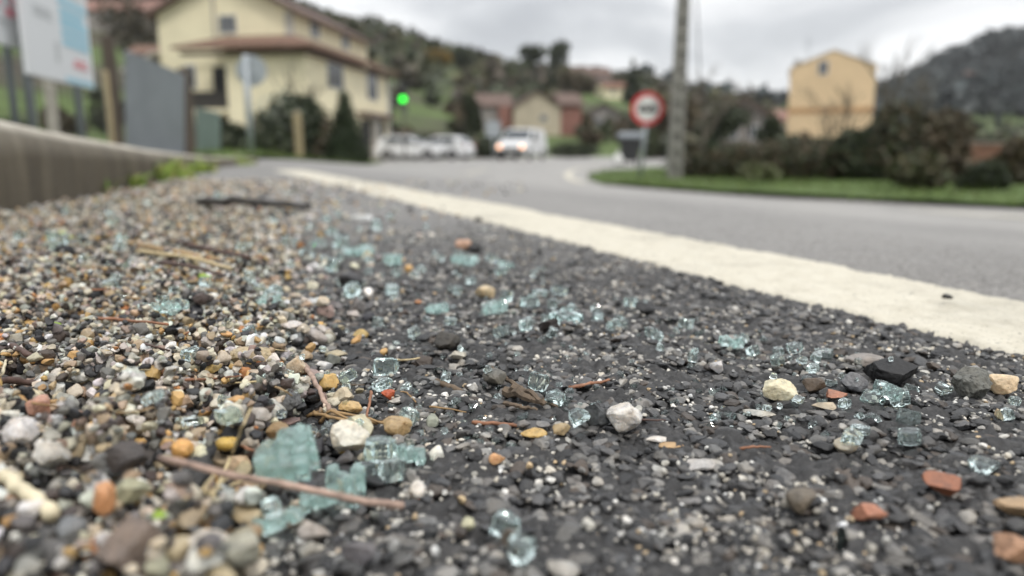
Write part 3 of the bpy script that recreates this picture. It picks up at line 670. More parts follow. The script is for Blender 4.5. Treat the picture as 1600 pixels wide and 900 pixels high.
# concrete power pole
b0 = np.array(on(1055, 13.8)); tp = at(1076, -160, 13.9)
P1 = thing('utility_pole', 'tall leaning grey concrete power pole with rows of recesses on the grass', 'power pole', b0); d = tp-b0
for a_, c_ in ((0, 1),):
    sh = MB(); n_ = 12
    for side in (-1, 1): 
        pts = [d*k/n_+np.array([side*(.100-.045*k/n_), 0, -.1 if k == 0 else 0]) for k in range(n_+1)]
        V = []; 
        for k, q_ in enumerate(pts):
            hw = .028; hd = .11-.03*k/n_
            V += [q_+(-hw, -hd, 0), q_+(hw, -hd, 0), q_+(hw, hd, 0), q_+(-hw, hd, 0)]
        sh.add(V, [(4*k+j, 4*k+(j+1) % 4, 4*k+4+(j+1) % 4, 4*k+4+j) for k in range(n_) for j in range(4)]+[(3, 2, 1, 0), (4*n_, 4*n_+1, 4*n_+2, 4*n_+3)])
    sh.build('shaft', M['concrete'], P1)
    fr_ = []
    for k in range(17): fr_ += [(k/17, .085), ((k+.45)/17, .085), ((k+.451)/17, .045), ((k+.999)/17, .045)]
    V = []
    for f, dd in fr_:
        h = .076-.045*f; p_ = d*f; V += [p_+(-h, -dd, 0), p_+(h, -dd, 0), p_+(h, dd, 0), p_+(-h, dd, 0)]
    n_ = len(fr_)
    MB().add(V, [(4*k+j, 4*k+(j+1) % 4, 4*k+4+(j+1) % 4, 4*k+4+j) for k in range(n_-1) for j in range(4)]+[(3, 2, 1, 0), (4*n_-4, 4*n_-3, 4*n_-2, 4*n_-1)]).build('web', M['concrete'], P1)
t = thing('cable', 'thin dark overhead cable slanting down right of the power pole', 'cable', (0, 0, 0)); pa, pb = at(1083, -120, 15), np.array(on(1100, 19)); mid = (pa+pb)/2+(.02, 0, -.1)
MB().tube([pa, mid, pb], .014, 6).build('wire', M['black_plastic'], t)
# prohibition sign
p = on(1001, 14.3); zc = at(1011, 170, 14.3)
S1 = thing('road_sign', 'round prohibition sign with red border and two small dark car symbols', 'road sign', p)
pole(S1, [(0, 0, -.1), (.12, 0, zc[2]-p[2]+.25)], .038, 'metal')
cx, cz = zc[0]-p[0], zc[2]-p[2]
MB().disc((cx, -.045, cz), .31, 1, .008, 40).build('rim', M['signred'], S1)
MB().disc((cx, -.049, cz), .228, 1, .003, 40).build('face', M['signwhite'], S1)
def carsym(x0):
    o = [(-.06, -.035), (.06, -.035), (.06, .01), (.04, .015), (.028, .05), (-.028, .05), (-.04, .015), (-.06, .01)]
    mb = MB().prism([(cx+x0+a*1.35, -.0535, cz+b_*1.6) for a, b_ in o], (0, .003, 0))
    mb.box(cx+x0-.06, cx+x0-.035, -.0535, -.0505, cz-.075, cz-.046); mb.box(cx+x0+.035, cx+x0+.06, -.0535, -.0505, cz-.075, cz-.046); return mb
carsym(-.085).build('car_symbol', M['signblack'], S1); carsym(.085).build('car_symbol', M['signblack'], S1)
# back of a round sign on the left
p = on(392, 15.6, -.02); zc = at(391, 110, 15.6)
S2 = thing('road_sign', 'grey back of a round sign on a steel pole before the cream house', 'road sign', p)
pole(S2, [(0, 0, -.1), (.0, 0, zc[2]-p[2]+.3)], .062, 'metal'); MB().disc((zc[0]-p[0], .065, zc[2]-p[2]), .31, 1, .012, 40).build('plate', M['metal'], S2)
MB().box(-.2, .2, .04, .064, zc[2]-p[2]-.12, zc[2]-p[2]-.07).build('bracket', M['metal'], S2)
# small sign behind the van
p = on(771, 44); S3 = thing('road_sign', 'small grey rectangular sign on a post behind the white van', 'road sign', p)
pole(S3, [(0, 0, 0), (0, 0, 2.2)], .05, 'metal'); MB().box(-.42, .42, -.09, -.055, 1.35, 2.25).build('plate', M['metal'], S3)
# traffic light
p = on(632, 43); zt = at(632, 155, 43)[2]-p[2]
T1 = thing('traffic_light', 'traffic light showing bright green beside the cream house', 'traffic light', p)
pole(T1, [(0, .15, 0), (0, .15, zt+.6)], .05, 'rail'); MB().box(-.19, .19, -.1, .1, zt-.24, zt+.9).build('housing', M['black_plastic'], T1, bevel=.02)
MB().disc((0, -.104, zt), .165, -1, .03).build('green_lamp', M['green_lamp'], T1)
MB().disc((0, -.104, zt+.36), .14, -1, .02).build('amber_lamp', M['dark'], T1); MB().disc((0, -.104, zt+.7), .14, -1, .02).build('red_lamp', M['dark'], T1)
# notice boards
def notice(label, px0, px1, y0, y1, Ya, Yb, top, marks, poles):
    a = at(px0, y0, Ya); b_ = at(px1, y1, Yb); zb_ = (a[2]+b_[2])/2; u_ = np.array([b_[0]-a[0], b_[1]-a[1], 0]); L = np.linalg.norm(u_); u_ /= L
    t = thing('notice_board', label, 'notice board', (a[0], a[1], .03), math.atan2(u_[1], u_[0])); z0 = zb_-.03
    MB().box(0, L, 0, .03, z0, z0+top).build('panel', M['board'], t)
    for nm, mt, items in marks:
        mb = MB()
        for (f0, f1, g0, g1) in items: mb.box(f0*L, f1*L, -.004, -.001, z0+g0*top, z0+g1*top)
        mb.build(nm, M[mt], t)
    for f_, mt, r in poles: pole(t, [(f_*L, .07, -.1), (f_*L, .07, z0+top)], r, mt)
    return t
notice('large white notice board with light blue text panel on steel posts', 45, 148, 115, 140, 6.0, 7.5, 1.35,
       [('blue_panel', 'b_blue', [(.52, .96, .24, .285), (.52, .96, .30, .345), (.52, .96, .36, .42), (.52, .9, .43, .48), (.5, .97, .50, .545)]), ('blue_strip', 'b_blue', [(.52, .99, .01, .04)]), ('blue_header', 'b_blue', [(.55, .98, .70, .80)]), ('emblem', 'b_navy', [(.14, .26, .55, .66)]),
        ('red_text', 'b_red', [(.66, .9, .115, .135), (.68, .88, .145, .165)]), ('grey_text', 'b_grey', [(.5, .9, .58, .592), (.5, .86, .605, .617), (.5, .9, .63, .642), (.14, .4, .36, .37), (.14, .38, .385, .395), (.14, .4, .41, .42), (.40, .45, .12, .24)])], [(.1, 'bluegrey', .035), (.82, 'bluegrey', .035)])
notice('white notice board with red lettering at the left picture edge', -75, 41, 45, 80, 5.2, 6.3, 1.2,
       [('red_text', 'b_pink', [(.45, .66, .24, .40), (.84, .93, .26, .46), (.74, .9, .19, .24)]), ('grey_text', 'b_grey', [(.6, .75, .13, .16)])], [(.25, 'bluegrey', .03), (.85, 'bluegrey', .03)])
p = at(84, 200, 8.0); t = thing('fence_post', 'pale concrete fence post under the large white notice board', 'post', (p[0], 8.0, .0)); MB().box(-.04, .04, -.04, .04, -.1, 1.0).build('shaft', M['pave'], t)
# chain link fence behind the boards
t = thing('wire_fence', 'thin dark wire fence behind the notice boards', 'fence', (0, 0, 0)); mb = MB(); pa, pb = pY(-120, 9.5), pY(172, 13.6)
for k in range(26):
    f = k/25; x, y = pa*(1-f)+pb*f; mb.tube([(x, y, 0), (x, y, 1.35)], .006, 4)
for z in (.3, .65, 1.0, 1.35): mb.tube([(pa[0], pa[1], z), (pb[0], pb[1], z)], .006, 4)
mb.build('mesh', M['rail'], t); ps = MB()
for f in (0, .5, 1): x, y = pa*(1-f)+pb*f; MB().tube([(x, y+.03, -.1), (x, y+.03, 1.45)], .035, 8).build('post', M['bluegrey'], t)
# gate
def panel(label, px0, px1, yt0, yt1, yb0, yb1, Y0, Y1, mat, name='metal_gate', cat='gate'):
    a, b_ = at(px0, yb0, Y0), at(px1, yb1, Y1); c_, d_ = at(px0, yt0, Y0), at(px1, yt1, Y1)
    t = thing(name, label, cat, (a[0], a[1], 0)); o_ = np.array([a[0], a[1], 0]); th = np.array([.05, .02, 0])
    lo = -.05
    A_, B_, D_, C_ = a-o_, b_-o_, d_-o_, c_-o_; A_[2] = lo; B_[2] = lo
    MB().prism([A_, B_, D_, C_], th*.6).build('panel', M[mat], t)
    fr = MB(); off_ = np.array([.04, -.02, 0])
    for q0, q1 in ((A_, C_), (B_, D_), (C_, D_)): fr.tube([q0+off_*.2, q1+off_*.2], .03, 6)
    fr.build('gate_frame', M[mat], t)
    hd = (A_+B_)/2*.2+B_*.8-A_*0; 
    return t
panel('large blue-grey sheet metal gate between two dark wooden posts', 196, 286, 80, 118, 226, 241, 14.2, 16.6, 'bluegrey')
panel('small teal metal gate right of the dark wooden post', 307, 342, 170, 178, 240, 243, 17.6, 19.0, 'teal')
for px, Y, yt, r, mt, lb, cat in ((184, 13.9, 58, .125, 'rust', 'tall brown wooden post at the left side of the grey gate', 'post'), (297, 17.0, 108, .15, 'rust', 'thick dark wooden post at the right side of the grey gate', 'post'), (176, 13.3, 113, .055, 'postwood', 'pale thin post in front of the tall brown post', 'post'), (467, 27, 176, .17, 'postwood', 'pale wooden post among the shrubs of the cream house', 'post')):
    z1 = at(px, yt, Y)[2]; p = pY(px, Y); t = thing('wooden_post', lb, cat, (p[0], p[1], -.3)); mb = MB(); mb.tube([(0, 0, 0), (.01, 0, (z1+.3)*.5), (-.01, .01, z1+.3)], [r, r*.95, r*.9], 9); mb.build('shaft', M[mt], t)
    MB().tube([(-.01, .01, z1+.3), (-.01, .01, z1+.33)], [r*.95, r*.6], 9).build('cap', M[mt], t)

# ------------------------------------------------------------------ vehicles
def vehicle(name, label, cat, loc, head, prof, half, wheels, mat, glass_side, screen, rear_glass, lamps, lit, bumper, rr_=.31, plate=False):
    """local +x forward; prof (x,z) outline; half(z) half width"""
    t = thing(name, label, cat, loc, head)
    n = len(prof); V = [(x, -half(z), z) for x, z in prof]+[(x, half(z), z) for x, z in prof]
    MB().add(V, [tuple(range(n)), tuple(range(2*n-1, n-1, -1))]+[(i, n+i, n+(i+1) % n, (i+1) % n) for i in range(n)]).build('body', M[mat], t, bevel=.05)
    for sgn in (-1, 1):
        for g in glass_side:
            MB().prism([(x, sgn*(half(z)+.004), z) for x, z in g], (0, sgn*.006, 0)).build('side_window', M['pane'], t)
    for nm, g in (('windscreen', screen), ('rear_window', rear_glass)):
        (x0, z0), (x1, z1) = g; dn = np.array([z0-z1, 0, x1-x0]); dn = dn/np.linalg.norm(dn); dn = dn if (dn[0] > 0) == (nm == 'windscreen') else -dn
        k0, k1 = half(z0)-.08, half(z1)-.08
        MB().prism([np.array(v)+dn*.006 for v in ((x0, -k0, z0), (x0, k0, z0), (x1, k1, z1), (x1, -k1, z1))], dn*.008).build(nm, M['pane'], t)
    for wx in wheels:
        for sgn in (-1, 1):
            y = sgn*(half(.4)-.08); P = [(wx+rr_*cos(a), y, rr_+rr_*sin(a)) for a in np.linspace(0, 2*pi, 25)[:-1]]
            w_ = MB().prism(P, (0, sgn*.10, 0)).build('wheel', M['tyre'], t); P = [(wx+rr_*.62*cos(a), y+sgn*.103, rr_+rr_*.62*sin(a)) for a in np.linspace(0, 2*pi, 21)[:-1]]
            MB().prism(P, (0, sgn*.012, 0)).build('rim', M['rim'], w_)
            P = [(wx+rr_*1.18*cos(a), sgn*(half(.5)+.003), rr_+rr_*1.18*sin(a)) for a in np.linspace(0, pi, 15)]
            MB().prism(P, (0, sgn*.004, 0)).build('wheel_arch', M['black_plastic'], t)
    fx = max(x for x, z in prof)
    for (lx, ly, lz, lr, mt, nm, dx) in lamps:
        for sgn in (-1, 1):
            P = [(lx, sgn*ly+lr*cos(a), lz+lr*.8*sin(a)) for a in np.linspace(0, 2*pi, 17)[:-1]]
            MB().prism(P, (dx, 0, 0)).build(nm, M[mt], t)
    x, z0, z1 = bumper; MB().box(x-.12, x+.05, -half(.5)+.06, half(.5)-.06, z0, z1).build('bumper', M['black_plastic'], t, bevel=.03)
    MB().box(x-.04, x+.056, -.42, .42, z1+.06, z1+.16).build('grille', M['black_plastic'], t)
    MB().box(x+.051, x+.058, -.26, .26, z0+.12, z0+.23).build('number_plate', M['signwhite'], t)
    for sgn in (-1, 1): MB().box(screen[0][0]-.25, screen[0][0]-.12, sgn*half(1.0)-(.0 if sgn > 0 else .16), sgn*half(1.0)+(.16 if sgn > 0 else 0), screen[0][1]-.02, screen[0][1]+.16).build('wing_mirror', M['black_plastic'], t, bevel=.02)
    return t
vprof = [(0, .32), (0, 1.0), (.06, 1.75), (.22, 1.84), (2.45, 1.86), (2.72, 1.80), (3.35, 1.18), (4.05, 1.0), (4.24, .82), (4.28, .34)]
vhalf = lambda z: .93-.10*max(0, z-1.0)/.85
p = (1.31, 48.05)
vehicle('van', 'white van driving towards us with both headlights lit', 'van', (p[0], 48.05, -.46), R(-109), vprof, vhalf, (.8, 3.4), 'white_car', [[(2.05, 1.25), (3.05, 1.25), (2.62, 1.68), (2.05, 1.70)]], ((3.30, 1.22), (2.74, 1.77)), ((.01, 1.15), (.05, 1.65)), [(4.24, .70, .80, .105, 'headlamp', 'headlight', .05), (0, .8, 1.0, .1, 'tail', 'tail_light', -.03)], True, (4.25, .28, .62))
cprof = [(0, .28), (-.02, .72), (.10, .98), (.42, 1.36), (.9, 1.46), (1.9, 1.45), (2.15, 1.40), (2.95, .98), (3.75, .82), (4.0, .64), (4.02, .28)]
chalf = lambda z: .87-.18*max(0, z-.85)/.6
cw = [[(.55, 1.0), (1.5, 1.0), (1.5, 1.36), (.78, 1.36)], [(1.56, 1.0), (2.7, 1.0), (2.1, 1.34), (1.56, 1.36)]]
cl = [(3.93, .62, .68, .1, 'rim', 'headlight', .04), (.0, .68, .84, .11, 'tail', 'tail_light', -.03)]
p = pY(592, 46); vehicle('car', 'white hatchback parked sideways beside the cream house corner', 'car', (p[0], 46, -.46), R(-8), cprof, chalf, (.75, 3.25), 'white_car', cw, ((2.9, 1.01), (2.17, 1.38)), ((.13, 1.02), (.42, 1.34)), cl, False, (3.98, .26, .5))
p = pY(733, 46); vehicle('car', 'white car parked with its red tail light side towards the road', 'car', (p[0], 46.2, -.46), R(158), cprof, chalf, (.75, 3.25), 'white_car', cw, ((2.9, 1.01), (2.17, 1.38)), ((.13, 1.02), (.42, 1.34)), cl, False, (3.98, .26, .5))
p = pY(984, 29); t = thing('waste_bin', 'dark wheeled waste bin with grey lid at the side road, left of the sign', 'waste bin', (p[0], 29, -.46), R(-6))
V = [(sx_*w_, sy_*d_, z) for z, w_, d_ in ((.16, .30, .28), (1.02, .42, .40)) for sx_, sy_ in ((-1, -1), (1, -1), (1, 1), (-1, 1))]
MB().add(V, [(3, 2, 1, 0), (4, 5, 6, 7), (0, 1, 5, 4), (1, 2, 6, 5), (2, 3, 7, 6), (3, 0, 4, 7)]).build('body', M['black_plastic'], t, bevel=.03)
MB().prism([(-.46, y, z) for y, z in ((-.45, 1.025), (.45, 1.025), (.43, 1.16), (.2, 1.25), (-.2, 1.25), (-.43, 1.16))], (.92, 0, 0)).build('lid', M['bluegrey'], t, bevel=.02)
for sx_ in (-1, 1):
    MB().prism([(sx_*.24, .2+.13*cos(a), .13+.13*sin(a)) for a in np.linspace(0, 2*pi, 17)[:-1]], (sx_*.06, 0, 0)).build('wheel', M['tyre'], t)
    MB().box(sx_*.22-.04, sx_*.22+.04, -.24, -.16, 0, .165).build('foot', M['tyre'], t)
MB().tube([(-.4, .44, 1.0), (-.4, .52, 1.03), (.4, .52, 1.03), (.4, .44, 1.0)], .02, 6).build('handle', M['black_plastic'], t)
p = pY(966, 28.6); t = thing('rubbish_bag', 'pale rubbish bag standing left of the dark wheeled bin', 'rubbish bag', (p[0], 28.6, -.46))
V = [(.2*cos(a)*r, .18*sin(a)*r, z) for z, r in ((0, .8), (.12, 1.1), (.3, .95), (.42, .4), (.48, .12), (.55, .3)) for a in np.linspace(0, 2*pi, 11)[:-1]]
MB().add(V, [(i*10+k, i*10+(k+1) % 10, i*10+10+(k+1) % 10, i*10+10+k) for i in range(5) for k in range(10)]+[tuple(range(9, -1, -1)), tuple(range(50, 60))]).build('sack', M['whitewall'], t, True)

# ------------------------------------------------------------------ stones: shapes
def ico(sub):
    t = (1+5**.5)/2; V = [(-1, t, 0), (1, t, 0), (-1, -t, 0), (1, -t, 0), (0, -1, t), (0, 1, t), (0, -1, -t), (0, 1, -t), (t, 0, -1), (t, 0, 1), (-t, 0, -1), (-t, 0, 1)]
    Fc = [(0, 11, 5), (0, 5, 1), (0, 1, 7), (0, 7, 10), (0, 10, 11), (1, 5, 9), (5, 11, 4), (11, 10, 2), (10, 7, 6), (7, 1, 8), (3, 9, 4), (3, 4, 2), (3, 2, 6), (3, 6, 8), (3, 8, 9), (4, 9, 5), (2, 4, 11), (6, 2, 10), (8, 6, 7), (9, 8, 1)]
    V = [np.array(v)/np.linalg.norm(v) for v in V]
    for _ in range(sub):
        c = {}; nf = []
        def mid(a, b_):
            k = (min(a, b_), max(a, b_))
            if k not in c: m = V[a]+V[b_]; V.append(m/np.linalg.norm(m)); c[k] = len(V)-1
            return c[k]
        for a, b_, d_ in Fc:
            x, y, z = mid(a, b_), mid(b_, d_), mid(d_, a); nf += [(a, x, z), (b_, y, x), (d_, z, y), (x, y, z)]
        Fc = nf
    return np.array(V), np.array(Fc)
ICO = {k: ico(k) for k in (0, 1, 2, 3, 4)}
def rock(sub, seed, angular=.5, rough=.06):
    g = np.random.default_rng(seed); V = ICO[sub][0].copy()
    V *= 1+.25*(vnoise(V[:, 0]*1.1+seed, V[:, 1]*1.1, V[:, 2]*1.1, 71)-.5)[:, None]*2
    for _ in range(int(5+9*angular)):
        n = g.normal(size=3); n /= np.linalg.norm(n); dd = g.uniform(.52, .86)*(1.12-angular*.25)
        ex = np.maximum(V @ n-dd, 0); V -= (ex*(.97 if angular > .5 else .8))[:, None]*n
    if sub >= 2:
        V *= 1+rough*(vnoise(V[:, 0]*4+seed, V[:, 1]*4, V[:, 2]*4, 72)-.5)[:, None]*2
    if sub >= 4: V *= 1+rough*.5*(vnoise(V[:, 0]*11+seed, V[:, 1]*11, V[:, 2]*11, 73)-.5)[:, None]*2
    lo, hi = V.min(0), V.max(0); return (V-(lo+hi)/2)/((hi-lo)/2)
NP = 14
SHAPE = ['angular' if k % 4 else 'rounded' for k in range(NP)]
PROTO = {s: [rock(s, 100+k, .85 if k % 4 else .25) for k in range(NP)] for s in (0, 1, 2, 3)}
def rotm(yaw, tx, ty):
    cz, sz = np.cos(yaw), np.sin(yaw); cx, sx = np.cos(tx), np.sin(tx); cy, sy = np.cos(ty), np.sin(ty)
    Rz = np.zeros((len(yaw), 3, 3)); Rz[:, 0, 0] = cz; Rz[:, 0, 1] = -sz; Rz[:, 1, 0] = sz; Rz[:, 1, 1] = cz; Rz[:, 2, 2] = 1
    Rx = np.zeros_like(Rz); Rx[:, 0, 0] = 1; Rx[:, 1, 1] = cx; Rx[:, 1, 2] = -sx; Rx[:, 2, 1] = sx; Rx[:, 2, 2] = cx
    Ry = np.zeros_like(Rz); Ry[:, 1, 1] = 1; Ry[:, 0, 0] = cy; Ry[:, 0, 2] = sy; Ry[:, 2, 0] = -sy; Ry[:, 2, 2] = cy
    return Rz @ Rx @ Ry
def merged(P, S, Rm, k, cols, sub):
    """instances: position P, scale S (n,3), rotation Rm, prototype k, colour"""
    Vs, Fs, Cs = [], [], []; b_ = 0; Fc = ICO[sub][1]
    for j in range(NP):
        m = np.where(k == j)[0]
        if not len(m): continue
        v = PROTO[sub][j][None]*S[m][:, None]; v = np.einsum('nij,nvj->nvi', Rm[m], v)+P[m][:, None]; nv = v.shape[1]
        Vs.append(v.reshape(-1, 3)); Fs.append((Fc[None]+(np.arange(len(m))*nv)[:, None, None]+b_).reshape(-1, 3)); Cs.append(np.repeat(cols[m], nv, 0)); b_ += len(m)*nv
    return np.concatenate(Vs), np.concatenate(Fs), np.concatenate(Cs)
COLS = [('white', (.62, .60, .55), .13), ('cream', (.52, .46, .35), .17), ('pale grey', (.37, .35, .305), .15), ('grey', (.135, .13, .12), .17), ('charcoal', (.02, .02, .022), .16), ('amber', (.46, .29, .11), .055), ('tan', (.38, .285, .18), .11), ('pinkish brown', (.31, .225, .185), .04), ('dark brown', (.055, .04, .032), .10), ('orange', (.46, .20, .075), .008)]
CN = [c[0] for c in COLS]; CV = np.array([c[1] for c in COLS]); CP = np.array([c[2] for c in COLS]); CP /= CP.sum()

# height map on which everything settles
RES = .001; HX0, HX1, HY0, HY1 = -1.0, .62, .09, 2.3
HM = np.zeros((int((HY1-HY0)/RES), int((HX1-HX0)/RES)), dtype=np.float32)
_hx, _hy = np.meshgrid(HX0+RES*np.arange(HM.shape[1]), HY0+RES*np.arange(HM.shape[0]))
HM[:] = (vnoise(_hx*7, _hy*7, 0, 5)-.5)*.004+(vnoise(_hx*120, _hy*120, 0, 1)-.5)*.003
del _hx, _hy
def settle(x, y, rx, rz, sink=.25, update=True, wmax=.45):
    r = max(1, int(rx/RES)); ix = int((x-HX0)/RES); iy = int((y-HY0)/RES)
    if ix-r < 0 or iy-r < 0 or ix+r+1 > HM.shape[1] or iy+r+1 > HM.shape[0]: return rz*(1-sink)
    S = HM[iy-r:iy+r+1, ix-r:ix+r+1]; yy, xx = np.ogrid[-r:r+1, -r:r+1]; d2 = (xx*xx+yy*yy)/((r+.5)**2); m = d2 <= 1
    v = S[m]; base = (1-wmax)*v.mean()+wmax*v.max(); zc = base+rz*(1-sink)
    if update:
        top = zc+rz*np.sqrt(np.clip(1-d2, 0, 1)); S[m] = np.maximum(S, top)[m]
    return float(zc)
# --- the pebbles of the bank
def scatter_gravel():
    out = []
    def batch(n, y0, y1, med, soft, layer):
        Y = y0+(y1-y0)*RNG.uniform(0, 1, n)**.8; lo = np.maximum(kerbX(Y)+.004, -.86*Y-.05); ex = edgeX(Y); w_ = soft*(.3+Y)
        X = RNG.uniform(lo, ex+w_*3.2)
        d_ = (X-ex)/w_+(vnoise(X*14, Y*14, 0, 81)-.5)*1.6
        p_ = np.where(d_ < -1, 1, np.maximum(np.exp(-np.maximum(d_+1, 0)*1.5), .012*(d_ < 9))); k = RNG.uniform(size=n) < p_
        X, Y, d_ = X[k], Y[k], d_[k]; D = np.clip(RNG.lognormal(math.log(med), .48, len(X)), .0011, .0078)
        o_ = np.argsort(-D+RNG.normal(0, .0008, len(D))); return X[o_], Y[o_], D[o_]
    areas = [(34000, .10, .62, .0034, .034), (24000, .62, 1.15, .0039, .06), (17000, 1.15, 2.2, .0062, .10)]
    return [batch(*a, 0) for a in areas]
# areas where a hero stone or shard lies: no loose pebble is put on top of it
HERO_SPOTS = []
GB = scatter_gravel()
